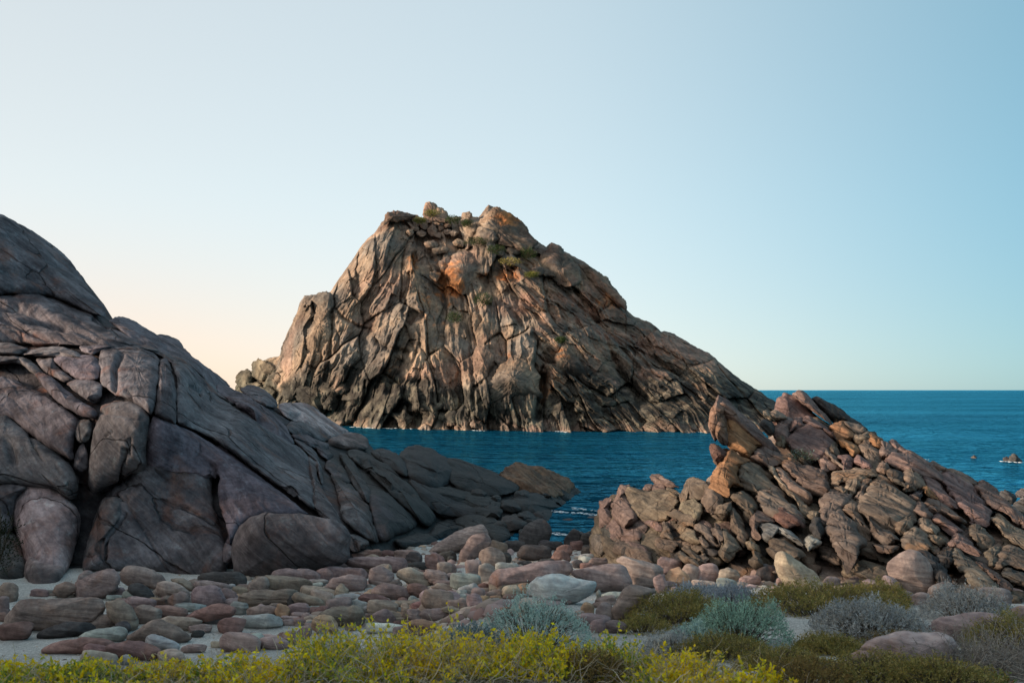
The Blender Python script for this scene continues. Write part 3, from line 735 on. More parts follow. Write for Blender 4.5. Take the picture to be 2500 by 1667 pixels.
hb(Z3([(-200, 770), (60, 675), (250, 675), (420, 715), (560, 795), (700, 845), (850, 940), (1000, 1000), (1130, 1085), (900, 1110), (700, 1090), (400, 1080), (180, 1060), (-200, 1040)]),
   dz=-0.3, R=2.2, T=2.0, strata=0.09, grooves=[(Z3([(-60, 770), (140, 780), (280, 830), (470, 920)]), 8, 0.5), (Z3([(720, 870), (830, 930)]), 4, 0.35), (Z3([(0, 860), (200, 960), (420, 1050)]), 6, 0.3),
                                                (Z3([(380, 880), (600, 960), (740, 1040)]), 6, 0.25), (Z3([(180, 890), (330, 900), (500, 960)]), 5, 0.25)])
hb(Z3([(830, 890), (920, 855), (1010, 875), (1100, 935), (1200, 995), (1320, 1075), (1300, 1160), (1150, 1100), (1000, 1020), (930, 965)]), dz=-0.5, R=1.6, T=1.5)
hb(Z3([(1200, 1005), (1235, 992), (1300, 1010), (1370, 1035), (1420, 1110), (1480, 1170), (1600, 1250), (1700, 1325), (1760, 1390), (1640, 1400), (1500, 1290), (1380, 1210), (1280, 1140)]), dz=-0.4, R=1.3, T=1.4)
for q in ([(1030, 1085), (1130, 1060), (1300, 1130), (1420, 1220), (1500, 1310), (1380, 1240), (1200, 1140)], [(1260, 1170), (1400, 1210), (1560, 1320), (1640, 1410), (1560, 1400), (1400, 1290)]):
    hb(Z3(q), dz=-0.2, R=0.8)
hb(Z3([(160, 1145), (300, 1090), (470, 1080), (590, 1125), (650, 1180), (480, 1170), (300, 1165)]), dz=-0.5)
hb(Z3([(-200, 1050), (100, 1055), (220, 1105), (150, 1150), (-200, 1150)]), dz=-0.3)
hb(Z3([(600, 1080), (760, 1060), (900, 1075), (780, 1120), (720, 1150), (640, 1130)]), dz=-0.2)
hb(Z3([(405, 1190), (435, 1145), (600, 1150), (725, 1155), (770, 1230), (755, 1340), (600, 1340), (470, 1250)]), dz=-0.5, tint='h')
hb(Z3([(265, 1180), (400, 1160), (440, 1240), (570, 1340), (480, 1360), (330, 1270)]), dz=-0.1)
hb(Z3([(-200, 1160), (60, 1140), (220, 1180), (330, 1280), (300, 1330), (150, 1210), (-200, 1230)]), dz=0.2)
hb(np.array([(243, 872), (248, 856), (296, 843), (352, 842), (386, 874), (385, 908), (381, 960), (373, 1000), (366, 1012), (345, 990), (310, 972), (276, 964), (246, 940)]), dz=-0.7, R=0.9,
   grooves=[(Z3([(930, 1150), (880, 1240), (880, 1350), (860, 1420)]), 5, 0.4), (Z3([(960, 1410), (1000, 1450), (1010, 1500)]), 2, 0.2)])
hb(np.array([(388, 905), (393, 880), (406, 874), (418, 903), (427, 945), (431, 980), (431, 1025), (427, 1036), (395, 1022), (375, 1009), (384, 960)]), dz=-0.5, R=0.5)
hb(Z4([(1240, 300), (1255, 100), (1200, -60), (1250, -140), (1340, -60), (1420, 70), (1530, 190), (1750, 365), (2000, 515), (2115, 570), (2155, 700), (2175, 900), (2170, 965), (2080, 900), (1900, 780), (1700, 640), (1500, 500),
       (1350, 430), (1240, 385)]), dz=-0.3, R=1.0, res=3.6, grooves=[(Z4([(1780, 640), (1900, 740), (2050, 870)]), 7, 0.22), (Z4([(1330, 120), (1400, 160), (1400, 180)]), 3, 0.2)])
hb(Z4([(1020, 560), (1040, 420), (1080, 342), (1180, 365), (1300, 430), (1450, 520), (1650, 640), (1850, 790), (2030, 930), (2140, 1012), (1850, 1010), (1680, 1070), (1630, 1180), (1590, 1230), (1540, 1150), (1505, 950),
       (1470, 790), (1300, 760), (1100, 740), (1012, 690)]), dz=0.0, R=0.9, res=3.4, strata=0.05,
   grooves=[(Z4([(1485, 760), (1475, 860), (1495, 990), (1540, 1170)]), 8, 1.2), (Z4([(1400, 540), (1410, 580), (1380, 610)]), 2.5, 0.15), (Z4([(1480, 660), (1480, 760)]), 5, 0.4)])
hb(Z4([(590, 1330), (650, 1110), (720, 910), (780, 850), (880, 770), (925, 695), (1100, 560), (1300, 560), (1440, 640), (1462, 780), (1470, 900), (1490, 1010), (1535, 1180), (1575, 1330), (1530, 1430), (1390, 1500), (1180, 1450),
       (900, 1420), (720, 1410), (600, 1400)]), dz=0.02, R=1.2, T=1.4, res=3.4, strata=0.05,
   grooves=[(Z4([(870, 880), (890, 960), (1000, 1120), (1100, 1300), (1180, 1430)]), 3, 0.14), (Z4([(880, 1000), (830, 1090), (760, 1160), (740, 1230), (735, 1330)]), 2.2, 0.22), (Z4([(700, 960), (730, 890), (790, 885), (860, 905)]), 5, 0.25),
            (Z4([(1080, 700), (1180, 790)]), 3, 0.1)])
hb(Z4([(640, 1130), (720, 905), (800, 885), (855, 910), (870, 1000), (800, 1120), (740, 1210), (720, 1330), (640, 1330), (590, 1290)]), dz=-0.35, R=0.9, T=0.9)
hb(Z4([(635, 600), (660, 400), (700, 265), (790, 220), (900, 225), (1000, 275), (1045, 350), (1022, 450), (1012, 600), (1022, 695), (900, 725), (860, 765), (760, 805), (660, 855), (620, 800)]), dz=-0.5, R=0.9,
   grooves=[(Z4([(870, 560), (855, 680), (845, 790)]), 4, 0.45), (Z4([(800, 420), (720, 475)]), 2, 0.15), (Z4([(900, 490), (895, 600)]), 3, 0.2), (Z4([(700, 300), (850, 320), (1000, 340)]), 4, 0.15)])
hb(Z4([(-200, 60), (60, 70), (300, 175), (545, 355), (515, 480), (505, 650), (360, 570), (200, 440), (80, 345), (-200, 330)]), dz=-0.2, R=1.0, res=3.8, strata=0.05)
hb(Z4([(-200, 330), (40, 320), (110, 388), (250, 500), (380, 590), (490, 680), (542, 770), (525, 880), (480, 905), (380, 835), (220, 815), (100, 800), (-200, 800)]), tint='h', dz=-0.5, R=1.1,
   grooves=[(Z4([(210, 470), (240, 560), (300, 650)]), 3, 0.15), (Z4([(60, 520), (90, 640)]), 10, 0.3)])
hb(Z4([(240, 38), (290, 22), (360, 58), (500, 178), (672, 290), (662, 345), (560, 332), (420, 242), (320, 145)]), dz=-0.8, R=0.9, T=1.0)
hb(Z4([(455, 105), (520, 72), (640, 72), (718, 110), (702, 225), (660, 255), (560, 185)]), dz=-0.5, R=0.8, T=1.0, cuts=2)
hb(Z4([(515, 410), (550, 362), (632, 348), (642, 420), (622, 500), (560, 520), (518, 480)]), dz=0.3, R=0.45, T=0.5, cuts=4, name='wedged_stone', Tb=0.8)
hb(Z4([(515, 650), (545, 540), (580, 503), (612, 600), (612, 690), (560, 718), (515, 690)]), dz=0.6, R=0.4, T=0.5, cuts=4, name='wedged_stone', Tb=0.8)
hb(Z4([(85, 1050), (100, 900), (180, 815), (330, 806), (440, 868), (530, 958), (557, 1030), (532, 1180), (505, 1300), (465, 1400), (380, 1560), (200, 1520), (180, 1350), (120, 1200)]), tint='m', dz=-0.5, R=1.5, T=1.6)
hb(Z4([(-200, 800), (80, 785), (210, 820), (120, 900), (95, 1000), (95, 1140), (-200, 1180)]), dz=-0.1, R=0.9)
hb(Z4([(-200, 1130), (40, 1100), (130, 1180), (190, 1350), (180, 1500), (-200, 1480)]), dz=0.4, R=0.9, tint='k')
hb(Z4([(165, 1420), (200, 1295), (330, 1310), (462, 1380), (380, 1560), (230, 1560)]), tint='m', dz=-0.9, R=0.8)
hb(Z4([(1548, 1310), (1560, 1205), (1612, 1230), (1634, 1280), (1600, 1350), (1548, 1350)]), dz=-0.2, R=0.3, T=0.35, cuts=3, name='wedged_stone', Tb=0.6)
# right-hand end, stepping down into the water
def hc(poly, tint='h', dz=0.0, R=0.9, T=1.1, **kw):
    return hb(poly, tint, dz, R * 1.9, 1.5 * T, amp=0.8, dome=0.35, grow=0.05, rnd=2, **{k_: v_ for k_, v_ in kw.items() if k_ != 'amp'})
hc(Z5([(75, 118), (120, 106), (250, 168), (400, 258), (500, 348), (552, 440), (552, 480), (480, 448), (330, 328), (200, 228), (100, 165)]), dz=-1.2, R=0.7, T=0.9, cuts=2)
hc(Z5([(-40, 20), (60, 75), (100, 160), (200, 235), (100, 200), (0, 120)]), dz=-0.2, R=0.7)
hc(Z5([(215, 132), (290, 105), (370, 128), (442, 190), (462, 245), (400, 245), (300, 190)]), dz=-0.6, R=1.0, T=1.2)
hc(Z5([(462, 238), (560, 215), (660, 222), (740, 278), (850, 355), (925, 402), (800, 450), (700, 400), (600, 350), (520, 305)]), tint='m', dz=-0.6, R=1.2, T=1.2, grooves=[(Z5([(560, 290), (700, 380), (800, 440)]), 4, 0.4)])
hc(Z5([(515, 370), (560, 330), (680, 358), (805, 445), (760, 470), (640, 430), (560, 420)]), dz=-0.5, R=0.7)
hc(Z5([(540, 430), (620, 395), (720, 440), (800, 480), (760, 540), (680, 500)]), dz=-0.3, R=0.6)
hc(Z5([(770, 468), (850, 418), (920, 402), (1032, 428), (1048, 500), (1000, 525), (880, 525)]), tint='m', dz=-1.0, R=1.0, T=1.2, cuts=3, name='perched_boulder')
hc(Z5([(650, 555), (690, 565), (722, 620), (722, 720), (762, 800), (832, 900), (895, 1035), (800, 1000), (740, 935), (690, 885), (680, 740)]), dz=-0.4, R=0.7)
hc(Z5([(560, 450), (620, 460), (700, 520), (740, 600), (760, 720), (735, 740), (700, 600), (640, 540)]), dz=-0.5, R=0.5)
hc(Z5([(680, 470), (760, 500), (830, 540), (790, 590), (740, 560)]), dz=-0.5, R=0.5)
hc(Z5([(760, 625), (800, 558), (900, 635), (935, 735), (870, 725), (800, 668)]), dz=-0.5, R=0.7)
hc(Z5([(800, 668), (850, 685), (960, 760), (1052, 900), (1082, 1020), (1112, 1115), (1000, 1075), (880, 960), (850, 800)]), dz=-0.2, R=0.9)
hc(Z5([(850, 530), (940, 560), (1000, 680), (1062, 780), (1045, 870), (960, 770), (900, 645)]), dz=-0.6, R=0.6, strata=0.08)
hc(Z5([(905, 548), (960, 512), (1050, 555), (1200, 645), (1300, 735), (1400, 835), (1478, 950), (1400, 1010), (1300, 910), (1150, 770), (1020, 650)]), dz=-0.4, R=0.9,
   grooves=[(Z5([(1000, 570), (1040, 680), (1150, 780)]), 5, 0.5), (Z5([(1060, 590), (1200, 680), (1330, 800)]), 3, 0.2)])
hc(Z5([(1055, 760), (1150, 775), (1250, 870), (1375, 1000), (1200, 1070), (1110, 1095), (1072, 950), (1050, 850)]), dz=-0.1, R=0.8)
hc(Z5([(1050, 535), (1110, 508), (1200, 528), (1282, 590), (1295, 700), (1180, 630)]), dz=-0.5, R=1.0)
hc(Z5([(1290, 700), (1400, 738), (1550, 778), (1700, 850), (1860, 925), (1700, 965), (1500, 945), (1420, 880)]), dz=-0.2, R=0.9)
hc(Z5([(1235, 550), (1290, 508), (1360, 498), (1450, 518), (1540, 568), (1605, 640), (1560, 725), (1500, 780), (1400, 750), (1300, 690), (1280, 600)]), dz=-0.9, R=1.6, T=1.6, grooves=[(Z5([(1300, 560), (1400, 580), (1470, 680)]), 4, 0.1)])
hc(Z5([(1530, 560), (1640, 578), (1780, 640), (1950, 695), (2005, 760), (1950, 800), (1800, 815), (1650, 780), (1560, 720)]), tint='k', dz=-0.6, R=1.4)
hc(Z5([(1380, 770), (1600, 740), (1800, 800), (1920, 865), (1860, 935), (1600, 880)]), tint='k', dz=-0.3, R=1.0)
block('rock_block', Z5([(1850, 700), (1888, 640), (1990, 592), (2100, 622), (2250, 662), (2350, 750), (2320, 815), (2200, 830), (2050, 790), (1940, 760)]), headD, M['ridge_rock'], headland, (0.17, 0.115, 0.085), R=0.7, T=1.6, Tb=2.5, dz=-1.1, cuts=9, cutr=(0.6, 0.92), amp=2.0, strata=0.14, sfreq=1.6, res=2.8, rnd=1, jit=0.06, fine=4.0)
hc(Z5([(1955, 840), (2020, 785), (2130, 795), (2250, 828), (2330, 890), (2200, 915), (2150, 975), (2060, 965), (1970, 910)]), tint='k', dz=-0.6, R=1.2, T=1.3, cuts=3)
hc(Z5([(1560, 1010), (1640, 900), (1800, 912), (1900, 1000), (1955, 1065), (1880, 1115), (1780, 1080), (1600, 1060)]), tint='k', dz=-0.2, R=1.0)
hc(Z5([(1420, 1080), (1470, 985), (1560, 955), (1660, 1000), (1600, 1070), (1500, 1100)]), tint='k', dz=-0.4, R=0.9)
hc(Z5([(1200, 1090), (1350, 1050), (1480, 1040), (1500, 1120), (1400, 1160), (1260, 1150)]), tint='k', dz=-0.1, R=0.6)
hc(Z5([(880, 1060), (960, 1050), (1060, 1110), (1000, 1160), (930, 1170)]), tint='h', dz=-0.4, R=0.5, cuts=3)

for k in range(34):                                          # broken dark blocks over the seaward end
    cx, cy = rng.uniform(1130, 1400), rng.uniform(1175, 1335)
    if cy < np.interp(cx, [1130, 1250, 1330, 1400], [1190, 1195, 1190, 1215]) or cy > np.interp(cx, [1130, 1250, 1330, 1400], [1330, 1320, 1290, 1235]): continue
    w_ = rng.uniform(24, 70); a = np.linspace(0, 2 * math.pi, 8, endpoint=False); rr = 1 + 0.16 * rng.normal(size=8)
    hb(np.stack([cx + w_ * 0.55 * np.cos(a) * rr, cy + w_ * 0.34 * np.sin(a) * rr], -1), random.choice(['k', 'k', 'b', 'k', 'r']), dz=-0.8, R=0.7, T=0.9, cuts=5, amp=1.3, strata=0.06, res=3.2, Tb=1.2)
# ------------------------------------------------------------------ the ridge of tilted slabs at the right
RCP = [(1700, 1422, 32), (1800, 1430, 31.5), (2000, 1440, 29.5), (2200, 1460, 27.5), (2500, 1450, 27), (1740, 975, 44), (1890, 1020, 46.5), (2110, 1055, 46), (2350, 1155, 44), (2500, 1250, 40.5), (2010, 1215, 38),
       (1735, 1180, 39), (1735, 1350, 34.5), (2250, 1250, 37), (2400, 1380, 30.5), (2150, 1330, 33), (1900, 1330, 34), (1850, 1150, 41), (2200, 1130, 42), (1540, 1250, 43), (1450, 1330, 42), (1600, 1180, 46), (1560, 1400, 35), (1660, 1400, 33.5)]
ridgeD = tps([(a, b) for a, b, _ in RCP], [q for _, _, q in RCP], 1e-3)
ridge = empty('rock_ridge', (15, 38, 0))
tag(ridge, 'brown ridge of steeply tilted layered slabs stepping down towards the open sea', 'rock ridge')
RT = [(1740, 1330), (1760, 1180), (1780, 1110), (1820, 1085), (1860, 1085), (1900, 1060), (1960, 1050), (2010, 1085), (2060, 1060), (2120, 1085), (2160, 1085), (2230, 1130), (2300, 1150), (2400, 1200), (2460, 1240), (2560, 1330)]
RB = [(1740, 1440), (1900, 1450), (2100, 1470), (2300, 1500), (2560, 1490)]
core = relief_mass('rock_core', RT, RB, lambda x, y: ridgeD(x, y) + 2.3, M['ridge_rock'], ridge, step=8, rows=50, jitter=5, Rpx=25, Rm=2, back=9)
core.color = (*COL['b'], 1)
RC = {'m': (0.158, 0.115, 0.102), 'b': (0.142, 0.112, 0.088), 's': (0.155, 0.125, 0.104), 't': (0.192, 0.155, 0.118), 'o': (0.235, 0.135, 0.075), 'r': (0.125, 0.075, 0.064), 'k': (0.062, 0.059, 0.057), 'g': (0.20, 0.205, 0.19)}
def rb(poly, tint='b', dz=None, parent=None, name='rock_slab', **kw):
    k = random.random()
    tint = RC[tint]
    return block(name, poly, kw.pop('D', ridgeD), M['ridge_rock'], parent or ridge, tint, R=kw.pop('R', 0.34), T=kw.pop('T', 1.0), Tb=kw.pop('Tb', 1.3), dz=(-0.3 - 0.6 * k) if dz is None else dz,
                 cuts=kw.pop('cuts', 5), cutr=kw.pop('cutr', (0.68, 0.93)), grow=kw.pop('grow', 0.10), amp=kw.pop('amp', 1.1), strata=kw.pop('strata', 0.10), sfreq=kw.pop('sfreq', 1.9), res=kw.pop('res', 3.4), rnd=kw.pop('rnd', 1), jit=kw.pop('jit', 0.035), **kw)
RIDGE = [
 ('m', [(95, 220), (150, 88), (200, 108), (232, 150), (165, 260), (140, 400), (110, 330)]), ('m', [(160, 160), (200, 103), (300, 190), (420, 290), (560, 430), (610, 490), (520, 450), (380, 360), (250, 270)]),
 ('o', [(205, 285), (230, 238), (290, 238), (380, 328), (570, 445), (440, 440), (395, 505), (340, 505), (215, 405)]), ('m', [(120, 300), (140, 228), (185, 180), (218, 290), (218, 425), (180, 425), (130, 345)]),
 ('r', [(98, 420), (130, 408), (215, 482), (205, 520), (150, 575), (108, 500)]), ('o', [(105, 730), (130, 620), (200, 505), (250, 455), (330, 515), (388, 545), (320, 575), (290, 640), (335, 725), (260, 705), (200, 800)]),
 ('m', [(385, 525), (420, 458), (500, 428), (620, 498), (668, 522), (580, 575), (500, 590), (430, 560)]), ('s', [(293, 655), (310, 568), (340, 532), (440, 568), (492, 640), (570, 748), (450, 750), (420, 800), (340, 720)]),
 ('t', [(503, 590), (540, 558), (620, 690), (760, 820), (838, 910), (760, 868), (650, 775)]), ('t', [(558, 582), (600, 566), (700, 680), (800, 778), (828, 838), (760, 840), (660, 755), (570, 645)]),
 ('m', [(598, 562), (650, 508), (720, 558), (850, 598), (922, 638), (940, 745), (880, 798), (800, 768), (700, 665)]), ('s', [(433, 805), (450, 748), (540, 718), (600, 758), (720, 900), (768, 970), (700, 1000), (620, 940), (550, 960), (470, 885)]),
 ('r', [(548, 965), (560, 856), (620, 838), (720, 900), (788, 1000), (640, 1010)]), ('b', [(28, 825), (70, 748), (110, 738), (205, 810), (182, 855), (130, 918), (60, 885)]), ('b', [(125, 915), (150, 850), (255, 818), (255, 885), (200, 970)]),
 ('b', [(248, 785), (330, 738), (400, 800), (445, 855), (370, 990), (320, 905), (280, 845)]), ('b', [(212, 905), (260, 858), (330, 958), (375, 1085), (340, 1160), (250, 1035)]), ('m', [(376, 965), (420, 887), (520, 928), (565, 975), (450, 1000), (452, 1118), (400, 1088)]),
 ('g', [(422, 995), (490, 952), (600, 998), (700, 1068), (755, 1130), (740, 1168), (640, 1080), (570, 1060), (520, 1118), (470, 1078)]), ('b', [(498, 1155), (520, 1090), (620, 1060), (740, 1168), (778, 1215), (680, 1260), (560, 1240), (510, 1195)]),
 ('t', [(160, 1105), (180, 1016), (220, 1026), (335, 1165), (280, 1190), (220, 1260), (165, 1190)]), ('t', [(346, 1115), (380, 1077), (432, 1118), (465, 1195), (400, 1180), (358, 1158)]), ('b', [(376, 1250), (400, 1158), (462, 1188), (498, 1280), (420, 1300)]),
 ('g', [(756, 1125), (780, 1068), (832, 1058), (895, 1110), (840, 1160), (790, 1180)]), ('k', [(798, 1005), (830, 926), (882, 938), (905, 1055), (870, 1110), (820, 1060)]), ('b', [(776, 915), (830, 886), (872, 898), (864, 955), (800, 958)]),
 ('s', [(876, 985), (880, 848), (920, 757), (1000, 727), (1095, 780), (1095, 835), (1020, 885), (965, 1000), (910, 1008)]), ('b', [(1026, 885), (1090, 817), (1152, 848), (1185, 950), (1246, 1045), (1220, 1078), (1150, 1050), (1090, 930)]),
 ('s', [(916, 1035), (960, 897), (1010, 886), (1090, 938), (1152, 1058), (1196, 1105), (1130, 1210), (1050, 1260), (1000, 1190), (955, 1105)]), ('s', [(1126, 805), (1140, 697), (1190, 647), (1265, 647), (1205, 765), (1195, 838), (1150, 848)]),
 ('s', [(1146, 858), (1200, 738), (1280, 647), (1330, 647), (1450, 738), (1558, 850), (1535, 928), (1425, 965), (1425, 1060), (1300, 1000), (1200, 928)]), ('t', [(956, 685), (990, 617), (1100, 587), (1235, 587), (1295, 642), (1200, 658), (1130, 688), (1040, 698), (970, 748)]),
 ('t', [(1036, 655), (1120, 598), (1262, 607), (1295, 652), (1180, 678), (1120, 788), (1060, 768)]), ('b', [(962, 712), (1040, 688), (1105, 742), (1050, 790), (980, 738)]), ('m', [(650, 405), (700, 306), (810, 277), (900, 307), (952, 378), (975, 435), (870, 540), (820, 540), (720, 480)]),
 ('m', [(546, 335), (570, 248), (640, 222), (694, 250), (662, 335), (640, 408), (570, 405)]), ('m', [(648, 335), (690, 237), (742, 237), (786, 292), (705, 318)]), ('b', [(556, 425), (600, 338), (655, 402), (622, 458)]), ('t', [(466, 195), (490, 172), (564, 218), (566, 265), (520, 258)]),
 ('t', [(516, 202), (560, 177), (624, 220), (645, 235), (560, 258)]), ('k', [(446, 285), (480, 236), (545, 260), (555, 325), (520, 358)]), ('m', [(756, 255), (790, 227), (880, 278), (964, 338), (995, 408), (900, 318), (800, 288)]), ('m', [(856, 545), (880, 476), (920, 477), (1005, 550), (1035, 598), (900, 610)]),
 ('b', [(916, 432), (950, 397), (1004, 430), (1014, 518), (960, 528)]), ('s', [(896, 475), (920, 437), (1035, 560), (1055, 608), (1000, 578)]), ('m', [(998, 505), (1080, 497), (1114, 560), (1105, 598), (1050, 598)]), ('o', [(951, 295), (980, 277), (1040, 252), (1104, 328), (1114, 395), (1020, 396), (985, 405)]),
 ('t', [(1038, 262), (1060, 252), (1194, 298), (1205, 335), (1110, 348)]), ('o', [(1006, 393), (1040, 377), (1134, 428), (1165, 495), (1110, 508)]), ('m', [(1116, 545), (1150, 487), (1246, 585), (1180, 600)]), ('t', [(1096, 373), (1130, 347), (1220, 327), (1255, 370), (1190, 398), (1150, 438)]),
 ('t', [(1150, 433), (1190, 387), (1242, 398), (1326, 512), (1304, 568), (1240, 568), (1178, 495)]), ('o', [(1216, 330), (1322, 378), (1334, 420), (1312, 455), (1280, 456), (1228, 405), (1222, 360)]), ('m', [(1316, 392), (1438, 470), (1360, 520), (1320, 530), (1298, 465)]),
 ('m', [(1361, 403), (1400, 387), (1502, 467), (1526, 495), (1430, 478)]), ('m', [(1346, 535), (1400, 472), (1512, 487), (1602, 518), (1724, 620), (1768, 690), (1600, 650), (1500, 630), (1440, 610), (1380, 568)]), ('s', [(1276, 605), (1310, 537), (1364, 537), (1366, 595), (1332, 648), (1300, 638)]),
 ('k', [(1366, 595), (1450, 618), (1485, 680), (1508, 750), (1400, 698), (1348, 648)]), ('t', [(1461, 665), (1510, 557), (1540, 547), (1604, 600), (1625, 695), (1570, 750), (1500, 778)]), ('m', [(1528, 562), (1560, 567), (1704, 660), (1860, 870), (1780, 868), (1640, 768), (1620, 700)]),
 ('k', [(1500, 785), (1560, 737), (1624, 737), (1614, 798), (1550, 848)]), ('o', [(1596, 733), (1620, 707), (1724, 780), (1745, 828), (1700, 828), (1630, 778)]), ('m', [(1610, 835), (1650, 787), (1732, 797), (1856, 910), (1910, 970), (1860, 970), (1720, 900), (1680, 940)]),
 ('m', [(1526, 875), (1570, 827), (1612, 838), (1688, 925), (1640, 950), (1580, 940)]), ('b', [(1415, 1025), (1430, 938), (1480, 897), (1554, 888), (1576, 955), (1500, 1040), (1450, 1090)]), ('t', [(1570, 975), (1600, 922), (1642, 938), (1726, 1012), (1704, 1068), (1640, 1068), (1588, 1028)]),
 ('s', [(1446, 1105), (1480, 1037), (1560, 987), (1644, 1080), (1688, 1155), (1600, 1190), (1480, 1160)]), ('m', [(1656, 945), (1720, 897), (1812, 968), (1896, 1032), (1800, 1070), (1720, 1010)]), ('b', [(1636, 1065), (1720, 1057), (1766, 1102), (1742, 1150), (1680, 1130)]),
 ('m', [(1726, 655), (1800, 622), (1902, 678), (1994, 760), (2085, 900), (2088, 1010), (1960, 960), (1850, 840)]), ('m', [(1656, 563), (1690, 537), (1762, 588), (1882, 618), (2006, 700), (1960, 730), (1840, 650)]), ('m', [(1981, 725), (2040, 677), (2112, 738), (2234, 850), (2310, 970), (2200, 910), (2080, 870)]),
 ('b', [(2086, 955), (2160, 907), (2262, 1010), (2400, 1080), (2400, 1200), (2200, 1090)]), ('m', [(2210, 860), (2260, 870), (2420, 1000), (2420, 1080), (2300, 1000)]), ('b', [(1930, 1015), (1990, 977), (2114, 1090), (2106, 1160), (1990, 1110), (1936, 1065)]), ('m', [(1786, 1145), (1850, 1037), (1942, 1098), (2016, 1205), (1960, 1210), (1860, 1160)]),
 ('k', [(1705, 1195), (1750, 1147), (1824, 1137), (1846, 1255), (1780, 1310), (1716, 1268)]), ('s', [(1796, 1205), (1850, 1147), (2004, 1280), (2126, 1400), (2138, 1460), (1960, 1410), (1850, 1300)]), ('k', [(1566, 1180), (1640, 1167), (1766, 1300), (1808, 1410), (1720, 1410), (1680, 1340)]),
 ('b', [(2046, 1205), (2090, 1147), (2164, 1147), (2156, 1258), (2090, 1298)]), ('b', [(2116, 1295), (2160, 1157), (2242, 1127), (2400, 1250), (2400, 1340), (2200, 1280)]), ('k', [(2166, 1345), (2220, 1277), (2400, 1340), (2400, 1430), (2230, 1390)]), ('m', [(1976, 1250), (2060, 1287), (2204, 1380), (2248, 1458), (2150, 1430)]),
 ('b', [(1200, 900), (1290, 990), (1420, 1050), (1440, 1120), (1330, 1130), (1250, 1070)]), ('b', [(1240, 1120), (1330, 1130), (1440, 1140), (1400, 1190), (1300, 1190)]), ('k', [(640, 400), (720, 470), (830, 540), (800, 580), (700, 520)])]
for t, q in RIDGE:
    rb(Z7(q), t)
# deeper layer of slabs seen in the gaps
for k in range(90):
    cx, cy = rng.uniform(1735, 2520), rng.uniform(1030, 1450)
    if cy < np.interp(cx, [1735, 1760, 1900, 2000, 2100, 2200, 2300, 2520], [1150, 1090, 1090, 1075, 1075, 1120, 1165, 1320]): continue
    w_ = rng.uniform(45, 95); a = np.linspace(0, 2 * math.pi, 8, endpoint=False); rr = 1 + 0.14 * rng.normal(size=8)
    p = np.stack([w_ * 0.62 * np.sign(np.cos(a)) * np.abs(np.cos(a)) ** 0.6 * rr, w_ * 0.34 * np.sign(np.sin(a)) * np.abs(np.sin(a)) ** 0.6 * rr], -1)
    th = math.radians(38 + rng.normal(0, 5)); p = p @ np.array([[math.cos(th), math.sin(th)], [-math.sin(th), math.cos(th)]])
    rb(p + (cx, cy), random.choice('bsmtkb'), dz=0.9 + 0.5 * rng.random(), R=0.4, T=0.5, Tb=0.8, cuts=5, res=6)
# small rubble lodged between the slabs
for k in range(24):
    cx, cy = rng.uniform(1730, 2500), rng.uniform(1060, 1430)
    if cy < np.interp(cx, [1715, 1900, 2100, 2300, 2500], [1180, 1130, 1110, 1200, 1310]): continue
    w_ = rng.uniform(20, 42); a = np.linspace(0, 2 * math.pi, 7, endpoint=False); rr = 1 + 0.2 * rng.normal(size=7)
    p = np.stack([w_ * 0.62 * np.cos(a) * rr, w_ * 0.38 * np.sin(a) * rr], -1)
    th = math.radians(38); p = p @ np.array([[math.cos(th), math.sin(th)], [-math.sin(th), math.cos(th)]])
    rb(p + (cx, cy), random.choice('bsmtk'), dz=0.25, R=0.25, T=0.35, Tb=0.6, name='lodged_stone', cuts=4)
# stack of slabs behind, nearer the open sea
rear = empty('rock_outcrop', (21, 76, 0))
tag(rear, 'dark pointed outcrop of upright slabs standing behind the ridge against the sea', 'rock outcrop')
for t, q, dz in [('m', [(550, 330), (590, 218), (640, 183), (700, 208), (795, 282), (890, 350), (980, 440), (700, 450), (560, 400)], 0), ('m', [(690, 192), (750, 163), (802, 198), (862, 260), (942, 340), (990, 420), (880, 350), (790, 288)], -0.8), ('k', [(842, 228), (875, 203), (962, 250), (1085, 340), (1130, 390), (1000, 410), (920, 330)], 0.5),
                 ('b', [(780, 345), (880, 345), (990, 420), (980, 460), (850, 410)], -1.2), ('k', [(1000, 390), (1050, 348), (1152, 380), (1225, 445), (1120, 470), (1020, 460)], 0.2)]:
    rb(Z9(q), t, dz, rear, D=75.0, R=1.2, T=1.8, Tb=3.5, cuts=5, strata=0.15, sfreq=1.0)
rb(Z9([(560, 400), (1240, 440), (1300, 640), (560, 640)]), 'k', 1.2, rear, D=75.0, R=1.2, T=1.8, Tb=3.0, name='rock_foot')
